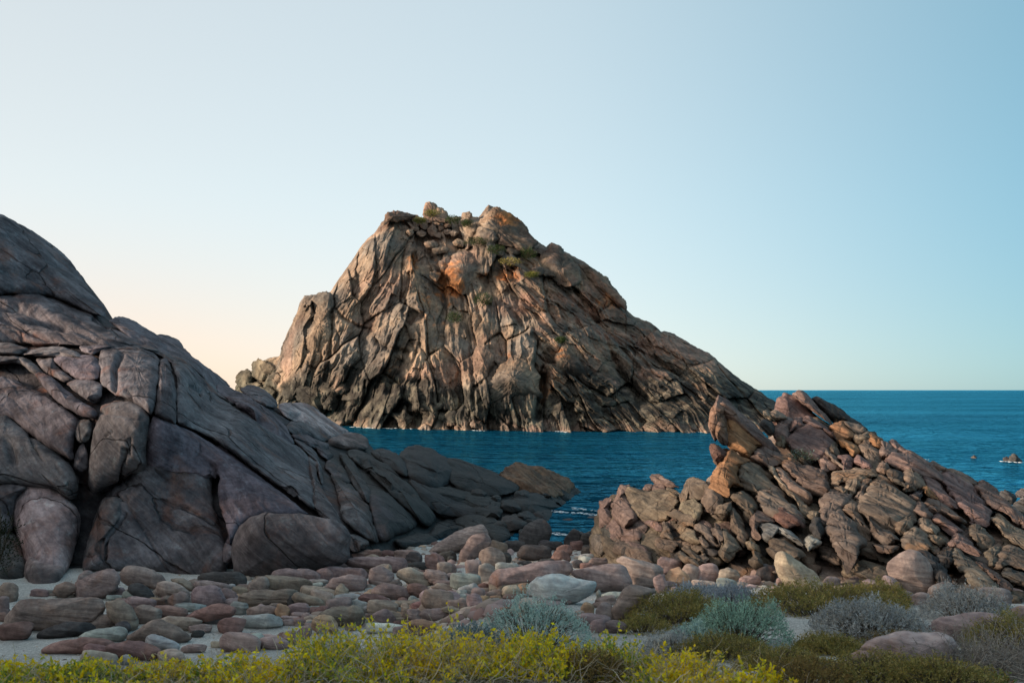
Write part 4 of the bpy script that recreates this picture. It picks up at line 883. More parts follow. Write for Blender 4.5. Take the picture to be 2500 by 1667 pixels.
# pink and dark outcrop between the cove and the ridge
pinko = empty('rock_outcrop', (5.5, 43, 0))
tag(pinko, 'pinkish rounded outcrop topped by a grey slab at the edge of the cove', 'rock outcrop')
rb(Z6([(590, 960), (650, 520), (850, 360), (1400, 350), (1700, 320), (1850, 500), (1900, 900), (1200, 1010)]), 'b', 1.0, pinko, name='rock_core', cuts=0, R=0.8, T=1.0, Tb=2.0)
for t, q, dz in [('m', [(636, 650), (640, 418), (700, 383), (772, 388), (725, 480), (765, 585), (720, 650)], -0.3), ('m', [(745, 445), (800, 378), (850, 252), (930, 256), (944, 300), (912, 335), (965, 475), (1070, 590), (1000, 650), (900, 670), (800, 570)], -0.6),
                 ('b', [(905, 345), (945, 276), (1100, 306), (1290, 306), (1398, 390), (1350, 460), (1270, 550), (1210, 580), (1060, 590), (965, 485)], -1.0), ('m', [(1118, 170), (1150, 143), (1240, 155), (1330, 220), (1385, 275), (1280, 275), (1180, 240)], 0.6),
                 ('m', [(1058, 290), (1090, 246), (1150, 250), (1160, 305), (1100, 312)], 0.3), ('m', [(1140, 270), (1180, 243), (1260, 250), (1290, 310), (1160, 312)], 0.2), ('b', [(1275, 285), (1310, 266), (1420, 320), (1410, 370), (1370, 385)], -0.1),
                 ('s', [(1406, 410), (1440, 268), (1500, 186), (1560, 173), (1695, 250), (1695, 295), (1600, 400), (1500, 380), (1470, 428)], -0.5), ('t', [(1410, 490), (1430, 400), (1540, 378), (1625, 440), (1625, 535), (1560, 610), (1480, 540)], -0.8),
                 ('m', [(700, 640), (800, 560), (900, 650), (1010, 640), (1040, 760), (900, 800), (760, 780)], 0.1), ('k', [(1160, 560), (1300, 520), (1420, 640), (1300, 760), (1200, 700)], 0.3)]:
    rb(Z6(q), t, dz, pinko, name='rock_block', cuts=3, R=0.8, T=1.0, strata=0.06)
for k in range(46):
    q = Z6([(rng.uniform(640, 1850), rng.uniform(420, 960))])[0]
    if q[1] < np.interp(q[0], [1460, 1530, 1640, 1700, 1780], [1260, 1215, 1215, 1225, 1240]): continue
    w_ = rng.uniform(28, 60); a = np.linspace(0, 2 * math.pi, 8, endpoint=False); rr = 1 + 0.14 * rng.normal(size=8)
    p = np.stack([w_ * 0.6 * np.cos(a) * rr, w_ * 0.36 * np.sin(a) * rr], -1); th = math.radians(36 + rng.normal(0, 14))
    rb(p @ np.array([[math.cos(th), math.sin(th)], [-math.sin(th), math.cos(th)]]) + q, random.choice('mbskmb'), dz=0.1 + 0.5 * rng.random(), parent=pinko, name='rock_block', R=0.35, T=0.6, Tb=0.8, res=5)
for t, q, dz in [('b', [(1176, 850), (1190, 757), (1290, 767), (1405, 830), (1340, 890)], None), ('t', [(1366, 905), (1410, 867), (1502, 928), (1608, 1045), (1560, 1058), (1440, 968)], -0.9), ('b', [(1416, 855), (1480, 827), (1645, 960), (1635, 1018), (1560, 988)], -0.5),
                 ('b', [(1226, 745), (1230, 607), (1270, 577), (1334, 680), (1366, 745)], None), ('b', [(1266, 525), (1350, 467), (1422, 498), (1595, 580), (1598, 628), (1440, 650)], -0.7), ('b', [(1290, 600), (1360, 570), (1420, 640), (1380, 690)], -0.5),
                 ('t', [(1366, 685), (1440, 627), (1562, 688), (1606, 795), (1575, 830), (1450, 770)], None), ('s', [(1546, 665), (1600, 597), (1664, 638), (1744, 760), (1788, 838), (1720, 838), (1630, 748)], None), ('b', [(1570, 750), (1620, 710), (1700, 800), (1660, 850)], -0.9),
                 ('b', [(1500, 870), (1560, 820), (1640, 860), (1620, 930), (1540, 920)], -0.3), ('b', [(1560, 920), (1640, 900), (1700, 960), (1660, 1010), (1590, 990)], -0.3), ('s', [(1700, 700), (1740, 600), (1810, 640), (1850, 760), (1790, 830)], None), ('k', [(1500, 760), (1700, 820), (1850, 860), (1800, 950), (1600, 900)], 0.2)]:
    rb(Z6(q), t, dz, ridge, R=0.35, T=0.5, Tb=0.9)
# rocks standing in the sea
def sea_rock(poly, D, label, tint='k'):
    o = block('sea_rock', poly, D, M['ridge_rock'], None, tint, R=0.8, T=1.2, Tb=1.6, cuts=5, amp=1.4, res=2.2, rnd=1, strata=0.1)
    return tag(o, label, 'rock')
sea_rock(Z9([(1958, 645), (1990, 620), (2030, 640), (2025, 665), (1965, 665)]), 117, 'lowest dark rock just breaking the open sea surface')
sea_rock(Z9([(2205, 640), (2230, 622), (2260, 655), (2255, 695), (2205, 695)]), 112, 'smaller dark rock beside a taller one in the open sea')
sea_rock(Z9([(2240, 640), (2280, 612), (2345, 660), (2345, 695), (2245, 695)]), 111.5, 'tallest dark rock in the open sea near the picture edge')
sea_rock(Z9([(2165, 890), (2220, 868), (2305, 920), (2290, 975), (2180, 950)]), 62, 'black wet rock beyond the seaward foot of the ridge')
sea_rock(Z9([(2280, 890), (2340, 855), (2440, 880), (2440, 930), (2300, 925)]), 64, 'black rock at the picture edge beyond the ridge foot')
sea_rock(Z9([(2260, 985), (2352, 915), (2460, 950), (2460, 1060), (2330, 1050)]), 52, 'brown layered rock at the picture edge behind the ridge foot', 's')

# ------------------------------------------------------------------ loose stones of the beach
CNAME = {'r': 'reddish-brown', 'b': 'brown', 'g': 'grey', 't': 'tan', 'k': 'dark', 'o': 'orange-tan', 'w': 'pale grey', 'm': 'mauve-brown', 's': 'grey-brown', 'h': 'purplish'}
STONES = []
def place_stone(poly, tint, kind, label=None, lift=0.0, short=None, mat='beach_rock'):
    """kind: r rounded cobble, b blocky, l layered, a angular"""
    P = np.asarray(poly, float)
    x0, x1, y0, y1 = P[:, 0].min(), P[:, 0].max(), P[:, 1].min(), P[:, 1].max()
    cxp = P[P[:, 1] > y1 - 0.25 * (y1 - y0), 0].mean()
    Dh = ground_hit(cxp, min(y1, 1660))
    w_ = min(x1 - x0, 3.0 * (y1 - y0)) * Dh / FPX; h_ = (y1 - y0) * Dh / FPX
    S = math.sqrt(w_ * h_)
    T = 0.42 * S; D = Dh - 0.6 * T + lift
    P = P + (P - P.mean(0)) * 0.05
    lowm = P[:, 1] > P[:, 1].mean(); P[lowm, 1] += 0.10 * (y1 - y0)      # sunk a little into the beach
    pr = {'r': dict(R=0.42 * S, cuts=4, cutr=(0.72, 0.95), amp=0.9, rnd=2, strata=0.006, sfreq=5.0), 'b': dict(R=0.26 * S, cuts=5, cutr=(0.72, 0.95), amp=0.8, rnd=2, strata=0.008),
          'l': dict(R=0.28 * S, cuts=4, cutr=(0.72, 0.95), amp=0.9, rnd=2, strata=0.03, sfreq=5.0), 'a': dict(R=0.20 * S, cuts=7, cutr=(0.65, 0.92), amp=0.9, rnd=1, strata=0.012, sfreq=4.0)}[kind]
    bed = np.array([0.05, 0.2, 1.0]); bed /= np.linalg.norm(bed)
    o = block('boulder', P, D, M[mat], None, tint, T=T, Tb=0.55 * S, res=float(np.clip(math.sqrt(w_ * h_) * FPX / Dh / 13, 2.6, 5.0)), bed=bed, fine=0.6, jit=0.03, **pr)
    STONES.append((o, tint, kind, label, short, (x0 + x1) / 2, (y0 + y1) / 2, x1 - x0, y1 - y0))
    return o
def oval(fr, cx, cy, w_, h_, ang=0.0, kind='r'):
    n = {'r': 12, 'b': 12, 'l': 12, 'a': 8}[kind]; e = {'r': 0.95, 'b': 0.62, 'l': 0.66, 'a': 0.85}[kind]
    a = np.linspace(0, 2 * math.pi, n, endpoint=False) + rng.uniform(0, 0.5)
    c_, s_ = np.cos(a), np.sin(a)
    j = 1 + {'r': 0.05, 'b': 0.06, 'l': 0.06, 'a': 0.13}[kind] * rng.normal(size=n)
    x = 0.5 * w_ * np.sign(c_) * np.abs(c_) ** e * j; y = 0.5 * h_ * np.sign(s_) * np.abs(s_) ** e * j
    th = -math.radians(ang)
    return fr(np.stack([cx + x * math.cos(th) - y * math.sin(th), cy + x * math.sin(th) + y * math.cos(th)], -1))
# landmark stones with their own labels: frame, outline, colour, kind, label, short name
LAND = [
 (B1, [(25, 740), (60, 650), (180, 560), (500, 540), (750, 520), (865, 560), (865, 640), (740, 745), (560, 790), (240, 775), (50, 795)], 'b', 'l', 'largest layered brown slab lying on the sand below the headland', 'large layered brown slab'),
 (B1, [(858, 560), (1000, 545), (1095, 610), (1130, 720), (1090, 800), (980, 750), (880, 670)], 'b', 'b', 'blocky brown boulder butted against the end of the large layered slab', 'butted brown block'),
 (B1, [(1485, 692), (1700, 598), (1840, 575), (1938, 618), (1925, 665), (1780, 715), (1700, 745), (1620, 705)], 'r', 'b', 'long red-brown stone tapering to a low point at its left end', 'long red tapering stone'),
 (B1, [(1960, 775), (1990, 688), (2140, 675), (2190, 655), (2295, 688), (2318, 742), (2200, 778), (2050, 782)], 'g', 'a', 'angular greenish-grey block with a bright sloping face beside the sand', 'angular grey block'),
 (B1, [(1030, 850), (1240, 705), (1320, 695), (1568, 832), (1485, 905), (1330, 855), (1180, 880)], 'b', 'a', 'dark brown angular wedge with a straight sloping top on the sand', 'dark brown wedge'),
 (B1, [(335, 960), (430, 910), (600, 865), (800, 860), (930, 890), (950, 940), (800, 985), (560, 990), (400, 985)], 'r', 'r', 'wide low purple-red rock humped out of the shelly sand', 'wide purple-red hump'),
 (B1, [(850, 950), (960, 895), (1110, 885), (1260, 925), (1345, 975), (1290, 1035), (1100, 1040), (950, 1010)], 'r', 'r', 'purple-red hump lying against the wider one, nearest the yellow shrubs', 'second purple-red hump'),
 (B1, [(1280, 470), (1290, 405), (1370, 390), (1480, 430), (1565, 480), (1545, 520), (1450, 540), (1320, 530)], 't', 'r', 'smooth tan egg-shaped boulder, front one of a leaning pair under the headland', 'tan egg-shaped boulder'),
 (B1, [(1390, 385), (1440, 368), (1520, 375), (1590, 430), (1600, 470), (1560, 478), (1470, 430)], 't', 'r', 'smooth tan boulder leaning behind the egg-shaped one under the headland', 'leaning tan boulder'),
 (B1, [(1195, 900), (1205, 845), (1260, 835), (1400, 870), (1475, 905), (1455, 955), (1330, 965), (1215, 945)], 'g', 'r', 'rounded grey-tan cobble with a blunt left end alone on the sand', 'blunt grey cobble'),
 (B1, [(630, 860), (700, 815), (850, 780), (1000, 770), (1040, 800), (1025, 860), (920, 890), (760, 868)], 'g', 'r', 'long smooth grey-green stone lying in front of the large layered slab', 'long grey-green stone'),
 (B1, [(1945, 545), (2000, 488), (2300, 460), (2445, 465), (2448, 572), (2300, 595), (2080, 615)], 'b', 'l', 'long flat-topped brown block with layered sides among the cobbles', 'flat-topped brown block'),
 (B1, [(1555, 492), (1620, 448), (1785, 440), (1848, 552), (1700, 600), (1585, 565)], 'm', 'a', 'wedge-shaped mauve stone beside the tan egg-shaped boulder', 'mauve wedge'),
 (B2, [(745, 900), (760, 845), (880, 790), (1060, 770), (1130, 752), (1210, 790), (1240, 870), (1200, 950), (1080, 978), (940, 950), (830, 930)], 'b', 'r', 'plump loaf-shaped brown boulder, largest among the middle cobbles', 'plump brown loaf-shaped boulder'),
 (B2, [(1575, 455), (1605, 385), (1700, 365), (1900, 418), (1940, 490), (1895, 568), (1790, 530), (1690, 520)], 't', 'a', 'yellowish-grey block with a notch broken out of its front', 'notched yellowish block'),
 (B2, [(1022, 300), (1120, 258), (1400, 240), (1630, 250), (1672, 300), (1676, 395), (1550, 420), (1250, 350), (1090, 340)], 'm', 'b', 'longest mauve slab at the back of the cobbles near the huge headland-foot boulder', 'longest mauve slab'),
 (B2, [(1305, 620), (1345, 560), (1450, 530), (1600, 545), (1700, 590), (1718, 640), (1690, 695), (1540, 700), (1400, 660)], 'm', 'r', 'smooth dark mauve sausage-shaped boulder among the cobbles', 'mauve sausage-shaped boulder'),
 (B2, [(1162, 680), (1200, 630), (1300, 625), (1480, 670), (1525, 705), (1500, 750), (1320, 740), (1190, 715)], 'r', 'l', 'dark red layered stone lying just below the sausage-shaped boulder', 'dark red layered stone'),
 (B2, [(1250, 1000), (1290, 945), (1400, 932), (1560, 950), (1640, 965), (1600, 1030), (1400, 1045), (1270, 1030)], 'w', 'b', 'pale flat slab right behind the yellow-flecked shrubs', 'pale flat slab'),
 (B2, [(815, 565), (900, 478), (1090, 425), (1245, 468), (1256, 565), (1150, 610), (980, 608)], 'm', 'l', 'layered mauve boulder with a pitched top in the upper cobbles', 'pitched mauve boulder'),
 (B2, [(1660, 960), (1740, 905), (1850, 900), (1990, 935), (2030, 975), (2000, 1025), (1880, 1005), (1760, 975)], 'o', 'b', 'orange-stained elongated stone resting above the grey saltbush', 'orange-stained stone'),
 (B3, [(160, 355), (330, 216), (640, 106), (684, 130), (746, 262), (600, 296), (420, 340), (250, 372)], 'm', 'l', 'long pink slab propped up with its high end beside the rock pool', 'long propped pink slab'),
 (B3, [(430, 480), (478, 340), (580, 216), (682, 198), (740, 260), (735, 305), (640, 370), (580, 430), (500, 480)], 'm', 'a', 'angular pink block leaning against the long propped slab', 'leaning pink block'),
 (B3, [(735, 610), (790, 538), (1100, 476), (1430, 440), (1480, 480), (1486, 565), (1300, 600), (1100, 650), (850, 730), (755, 700)], 'm', 'b', 'great long mauve-pink block behind the pale grey boulder', 'great long mauve-pink block'),
 (B3, [(1090, 695), (1150, 606), (1300, 566), (1420, 576), (1600, 640), (1694, 636), (1696, 695), (1640, 748), (1500, 810), (1300, 842), (1130, 822), (1095, 770)], 'w', 'r', 'pale grey turtle-shaped boulder, the lightest stone on the beach', 'pale grey turtle-shaped boulder'),
 (B3, [(918, 640), (930, 616), (1040, 622), (1096, 655), (1080, 676), (950, 668)], 'o', 'r', 'small flat cream-tan stone perched beside the turtle-shaped boulder', 'flat cream-tan stone'),
 (B3, [(255, 978), (500, 886), (820, 790), (896, 828), (888, 888), (700, 940), (400, 1015), (300, 1010)], 't', 'b', 'long low tan slab sloping up behind the grey saltbush', 'long low tan slab'),
 (B3, [(1476, 562), (1540, 516), (1900, 466), (1974, 498), (2042, 622), (2004, 680), (1750, 732), (1690, 700), (1600, 620)], 'm', 'b', 'large square-ended mauve boulder right of the turtle-shaped one', 'square-ended mauve boulder'),
 (B3, [(1846, 905), (1960, 686), (2030, 666), (2100, 686), (2270, 720), (2200, 790), (2110, 860), (2060, 930), (1930, 1000), (1868, 970)], 'b', 'a', 'tall brown angular wedge beside the olive heath', 'tall brown angular wedge'),
 (B3, [(1704, 822), (1712, 740), (1742, 694), (1762, 760), (1766, 824)], 't', 'a', 'upright tan fin of rock standing on the sand', 'upright tan fin'),
 (B3, [(1300, 420), (1330, 365), (1400, 345), (1470, 385), (1480, 440), (1400, 470), (1320, 460)], 'r', 'r', 'dark red rounded knob of rock beside the rock pool', 'dark red knob'),
 (Z6, [(985, 955), (1040, 878), (1130, 842), (1280, 867), (1368, 910), (1358, 980), (1180, 1010), (1030, 990)], 'b', 'r', 'dark rounded boulder with curved bands at the foot of the ridge', 'dark banded boulder'),
 (Z6, [(795, 975), (880, 930), (1000, 966), (1190, 996), (1246, 1070), (1206, 1190), (1100, 1235), (950, 1215), (935, 1130), (880, 1015)], 't', 'b', 'big tan and grey rounded boulder right of the square-ended one', 'big tan-grey boulder'),
 (Z6, [(610, 940), (720, 786), (780, 740), (886, 776), (892, 855), (790, 910), (690, 970)], 't', 'b', 'tilted tan block standing on edge near the pink outcrop', 'tilted tan block'),
 (Z6, [(1264, 1130), (1320, 1046), (1410, 1025), (1506, 1130), (1496, 1200), (1390, 1222), (1285, 1190)], 'o', 'a', 'peach-coloured angular boulder above the pale blue bush', 'peach angular boulder'),
 (Z7, [(560, 1255), (590, 1186), (650, 1206), (800, 1286), (906, 1390), (930, 1465), (780, 1455), (640, 1415), (585, 1335)], 't', 'l', 'tall leaning tan slab with a sloping top at the ridge foot', 'tall leaning tan slab'),
 (Z7, [(744, 1268), (840, 1136), (920, 1105), (966, 1170), (1008, 1255), (920, 1345), (830, 1345)], 'g', 'b', 'faceted blue-grey boulder beside the tall leaning slab', 'faceted blue-grey boulder'),
 (Z7, [(1354, 1275), (1400, 1226), (1500, 1160), (1572, 1176), (1645, 1250), (1698, 1385), (1685, 1445), (1560, 1500), (1460, 1455), (1375, 1345)], 's', 'r', 'largest rounded grey-brown boulder at the ridge foot', 'largest ridge-foot boulder'),
 (Z7, [(1234, 1300), (1280, 1216), (1340, 1160), (1394, 1178), (1374, 1265), (1364, 1352), (1290, 1342)], 't', 'b', 'upright brown-tan boulder left of the largest ridge-foot boulder', 'upright brown-tan boulder'),
 (Z7, [(1106, 1362), (1140, 1316), (1220, 1316), (1255, 1360), (1222, 1408), (1128, 1398)], 'o', 'r', 'bright peach rounded stone sitting on top of a heap below the ridge', 'bright peach stone'),
 (Z7, [(1632, 1500), (1645, 1428), (1740, 1396), (1835, 1418), (1800, 1470), (1720, 1560), (1640, 1560)], 'm', 'r', 'rounded pinkish boulder at the end of the heap above the grey bush', 'rounded pinkish end boulder'),
 (Z8, [(1490, 500), (1560, 446), (1700, 410), (1850, 416), (1985, 440), (2010, 560), (1900, 620), (1700, 610), (1560, 560)], 'm', 'r', 'broad smooth pink-mauve rock bedded in the heath, nearest of the two', 'broad pink-mauve rock'),
 (Z8, [(1385, 600), (1440, 526), (1510, 504), (1585, 530), (1560, 600), (1480, 640), (1400, 650)], 'm', 'r', 'smaller smooth mauve rock at the left end of the broad one', 'smaller smooth mauve rock'),
 (Z8, [(1825, 420), (1900, 346), (2120, 300), (2295, 338), (2290, 410), (2100, 450), (1860, 455)], 'm', 'r', 'broad smooth pink-brown rock behind the nearest bedded one', 'broad pink-brown rock'),
 (Z8, [(2255, 320), (2300, 280), (2420, 265), (2420, 345), (2290, 350)], 'm', 'r', 'pink-brown rock cut off by the picture edge above the twiggy bush', 'edge pink-brown rock'),
 (Z5, [(186, 1115), (228, 998), (330, 926), (480, 910), (640, 926), (780, 976), (882, 1028), (920, 1090), (916, 1180), (800, 1235), (650, 1285), (480, 1320), (300, 1315), (196, 1300)], 'h', 'r', 'huge rounded boulder leaning on the right foot of the headland', 'huge headland-foot boulder'),
]
for fr, q, t, k, lab, sh in LAND:
    place_stone(fr(q), t, k, lab, 0.0, sh, 'headland_rock' if t == 'h' else 'beach_rock')
# ordinary stones: centre x, centre y, width, height, tilt, colour, kind (in the same crops)
ORD = [(B1, """70 485 150 140 -20 b r;320 490 130 60 0 m r;540 470 200 110 8 b a;840 735 260 115 10 b r;1010 770 110 90 0 k r;120 800 260 125 5 r r;560 800 450 100 8 k r;800 965 210 95 -10 r r;
1210 668 210 125 -8 b b;1150 580 240 85 -5 m l;1100 518 190 70 -6 g r;940 530 130 40 0 g r;970 482 115 62 8 m b;855 510 80 42 -20 m r;1150 485 230 125 -15 k a;1330 577 140 72 5 k a;1470 555 150 115 20 m r;1530 562 115 65 -12 g r;
1545 607 215 62 -4 g r;1400 652 265 95 -5 r b;1810 385 370 110 0 k l;1740 440 280 75 -6 m b;1895 445 70 42 0 g r;2000 440 125 42 0 m r;1980 475 130 62 -10 t r;1870 508 155 82 -15 m r;1860 572 150 52 -6 m r;1960 622 135 92 -5 g r;
1790 722 220 62 -6 k a;1490 738 300 85 -3 t a;1900 755 212 115 5 r a;1640 782 160 60 0 m a;1620 822 110 52 10 k a;2150 642 262 84 4 b r;2120 440 185 118 30 m r;1405 1010 210 100 -4 t r;800 1045 300 135 -8 t r;1040 1042 112 82 -8 g r;
1965 895 290 140 -8 m b;2080 885 165 115 20 g a;2245 902 235 92 -6 m r;1590 948 205 62 6 m r;1770 915 80 50 0 t r;1190 372 385 125 -14 m r;800 430 360 160 18 m l;710 362 145 100 35 m a;30 600 90 140 0 m r;250 760 120 60 20 k r;20 690 90 70 0 r r;1110 720 60 50 0 b r"""),
 (B2, """870 312 222 135 0 b r;540 442 475 125 -3 m r;440 532 510 155 -6 b r;380 812 142 105 -25 o r;540 802 212 112 8 m b;660 702 325 105 -16 b b;800 672 225 122 -18 t b;480 722 92 115 40 k r;760 617 365 95 -8 t b;1000 607 125 115 50 t b;720 562 155 65 12 g r;770 512 172 52 4 g r;
820 442 155 135 0 m r;1040 417 405 115 -4 m b;1050 342 252 75 0 m r;1320 332 182 155 0 b r;1200 342 92 82 0 b r;1230 232 345 75 8 r l;1460 222 182 65 0 r r;1690 245 275 115 -8 m l;1780 347 222 75 0 k r;1430 392 162 115 15 t b;1490 397 82 125 10 t r;1410 472 235 165 -15 m b;
1970 312 165 155 -15 r a;2070 372 135 115 0 b b;2000 462 185 115 -12 m l;1490 532 265 95 0 b r;1800 602 225 125 -10 r l;2040 582 205 75 0 t r;2050 522 175 48 0 m r;960 747 285 118 12 m r;760 822 195 85 12 r r;840 955 270 175 -10 o a;590 852 182 52 -4 m r;630 872 92 72 30 m r;
680 892 142 62 10 t r;450 932 112 62 0 m r;550 932 102 66 -10 m r;670 942 82 42 0 g r;1430 777 295 130 -8 t r;1190 762 205 105 -15 g r;1060 672 275 65 4 g r;1420 882 255 125 8 m a;1570 872 195 85 -12 t r;1750 857 142 105 -4 m r;1900 782 185 115 28 t r;1800 772 135 92 0 r r;
1660 822 82 155 0 t b;1650 742 225 72 0 t r;1985 852 255 105 6 m r;2000 692 305 175 -10 b b;1670 1027 225 135 8 m r;1620 937 155 48 6 r b;1820 1012 185 105 -10 r r;610 1042 155 112 30 m r;480 1092 185 125 -10 m r;370 1082 82 72 20 r r;260 1122 255 115 -6 m b;90 1112 175 135 -20 b a;
1290 880 140 70 -10 m r;1260 800 90 60 0 g r;720 780 120 40 0 g r;1740 690 80 60 0 g r;1590 810 70 60 0 g r;1100 985 120 60 10 b r;320 760 150 50 -10 b r;480 890 200 45 -4 m r"""),
 (B3, """760 425 225 175 -20 b r;810 332 165 125 -25 b r;585 502 142 135 0 m b;345 412 155 105 0 k r;235 458 155 125 -20 r b;340 512 165 95 -8 b b;80 492 165 62 0 k r;30 412 145 92 -15 k b;700 552 175 145 15 t a;890 502 195 75 -3 g l;930 642 330 130 12 t b;930 732 155 105 10 t r;
1050 717 115 115 10 o r;780 752 135 75 8 b r;690 797 85 62 0 o b;790 787 105 55 8 o r;515 632 255 125 -4 g r;320 697 235 75 -4 t r;310 642 175 38 0 m r;540 712 175 85 12 g l;630 742 115 95 -15 m r;680 682 95 62 0 r r;480 742 95 62 0 g r;430 592 185 65 -6 m r;240 592 205 105 -12 m l;
290 792 345 140 -6 m b;590 812 145 115 -25 m r;440 842 175 75 0 b r;495 782 95 62 0 g r;990 802 245 85 2 r l;1150 362 275 115 -4 k b;960 312 185 85 -4 k l;1250 452 165 45 4 k r;1620 442 135 65 -5 g r;1620 492 105 52 0 r r;1500 232 140 155 -20 k a;1630 252 135 125 -10 k a;1660 342 155 85 5 k r;
1250 302 125 85 -10 k r;1150 205 300 200 35 k r;1400 155 235 145 20 k b;1350 62 205 65 5 k r;1640 892 125 115 -5 o r;1790 822 210 85 10 t l;1790 922 155 155 -10 m r;1690 1002 290 125 -8 m r;1740 1042 165 115 10 m r;1870 762 205 55 4 g r;1560 942 105 85 10 m r;1885 1052 195 105 -5 m r;2030 962 105 75 0 m r;
1180 850 120 60 0 b r;870 900 90 60 10 o r;1440 815 90 50 0 m r;150 830 100 80 20 t r;60 860 130 70 10 r r;170 870 150 90 35 t r;40 950 110 90 0 m r;230 940 240 100 8 m r;400 900 180 50 -8 t l;380 440 60 60 0 k r;500 420 80 60 0 b r;1060 470 130 50 0 k r;880 420 100 90 0 k r;1450 530 60 40 0 g r;1540 470 90 70 0 k r"""),
 (Z6, """570 645 125 190 10 k r;700 690 165 145 0 b r;690 765 155 165 0 k r;420 745 140 150 -20 k a;530 780 130 120 0 k b;850 702 135 95 0 k r;960 652 135 85 10 m b;1130 662 215 195 -30 b r;1040 782 215 135 -25 g b;890 702 85 65 -25 o b;840 922 270 75 6 t l;630 987 175 75 6 b l;1310 1022 205 135 -6 m r;
1230 1192 115 155 15 m b;1310 1212 125 85 -10 m r;1510 1102 170 155 -25 m b;1670 1102 215 165 10 m b;1850 1012 195 62 -4 g b;1870 1122 185 125 -15 t a;1860 1192 185 85 -8 g b;2030 1042 295 85 10 t l;2250 1092 175 135 -12 k b;2080 1162 215 85 5 m r;1660 1197 285 65 -8 t r;1720 962 105 75 -10 o b;1790 982 115 75 0 m b;
1980 940 190 130 20 m a;2120 980 120 150 -20 b b;560 880 170 90 0 k r;300 880 150 100 10 r r;420 830 120 80 0 r b;520 940 150 60 0 g r;620 920 130 60 0 r r;130 840 150 90 10 k r;230 830 110 80 0 k b;1360 1260 90 70 0 m r;1420 980 120 60 -20 g r;1930 880 110 90 0 m a;1610 1040 90 70 0 b r;1940 1080 120 60 0 b r;740 1040 90 50 0 k r"""),
 (Z7, """890 1365 90 50 -10 b r;960 1400 110 80 15 m r;1110 1412 125 72 -6 o r;1040 1452 125 62 4 m r;1240 1445 160 105 -15 m b;1370 1425 140 110 -35 m b;1590 1512 125 85 10 m r;1800 1442 105 65 0 t r;1930 1482 170 85 -6 b r;2110 1502 230 125 -12 m r;1930 1402 115 85 -20 b b;1020 1310 150 95 -25 o b;
1150 1290 170 90 -12 g b;1240 1240 140 90 25 m r;1240 1120 130 125 10 b b;1170 1220 90 90 20 k r;1400 1182 62 52 0 m r;1500 1495 150 60 -20 m r;710 1470 110 70 -25 m a;1290 1360 70 60 0 r b;2260 1480 120 70 0 m r;1870 1440 70 40 0 t r;980 1365 60 40 0 r r;1060 1380 70 40 0 m r;520 1300 120 70 -10 k l;
450 1340 130 70 0 m r;600 1390 60 60 0 m r;1000 1350 50 40 0 b r;1680 1470 80 70 0 t r"""),
]
for fr, txt in ORD:
    for row in txt.replace('\n', '').split(';'):
        f = row.split()
        if len(f) < 7: continue
        cx, cy, w_, h_, an = (float(v) for v in f[:5])
        kd = f[6] if f[6] != 'r' else random.choice('rrrrbbaal')
        place_stone(oval(fr, cx, cy, w_ * 1.1, h_ * 1.14, an, kd), f[5], kd)
# small cobbles filling the gaps, most of them half hidden
SHAPE = {'r': 'rounded', 'b': 'blocky', 'l': 'layered', 'a': 'angular'}
BEACH = [(40, 1452), (420, 1425), (700, 1400), (900, 1350), (1100, 1320), (1350, 1305), (1520, 1330), (1700, 1385), (1900, 1425), (1900, 1450), (1560, 1420), (1400, 1440), (1300, 1500), (1080, 1530), (700, 1530), (420, 1480)]
def inside(x, y, poly):
    c_ = False
    for (x0, y0), (x1, y1) in zip(poly, poly[1:] + poly[:1]):
        if (y0 > y) != (y1 > y) and x < (x1 - x0) * (y - y0) / (y1 - y0) + x0: c_ = not c_
    return c_
# descriptions: landmark stones carry their own, the others are told by the landmark they lie beside
marks = [s for s in STONES if s[4]]
used = {}
for o, t, k, lab, sh, x, y, w_, h_ in STONES:
    o['category'] = 'boulder' if w_ > 70 else 'stone'
    if sh:
        o['label'] = lab; o['group'] = 'boulders of the cove'
        continue
    o['group'] = 'loose stones of the cove'
    best = min(marks, key=lambda s: math.hypot(s[5] - x, 1.6 * (s[6] - y)))
    dx, dy = x - best[5], 1.6 * (y - best[6])
    side = ('right of' if dx > 0 else 'left of') if abs(dx) > abs(dy) else ('in front of' if dy > 0 else 'behind')
    used.setdefault((best[4], side), []).append((math.hypot(dx, dy), o, t, k, w_))
ORDW = ['nearest', 'second', 'third', 'fourth', 'fifth', 'sixth', 'seventh', 'eighth', 'ninth', 'tenth', 'eleventh', 'twelfth', 'thirteenth', 'fourteenth', 'fifteenth', 'sixteenth']
for (mk, side), L in used.items():
    L.sort(key=lambda q: q[0])
    for i, (_, o, t, k, w_) in enumerate(L):
        size = 'small' if w_ < 36 else ('large' if w_ > 90 else 'mid-sized')
        o['label'] = f"{size} {CNAME[t]} {SHAPE[k]} stone, {ORDW[min(i, 15)]} {side} the {mk}"
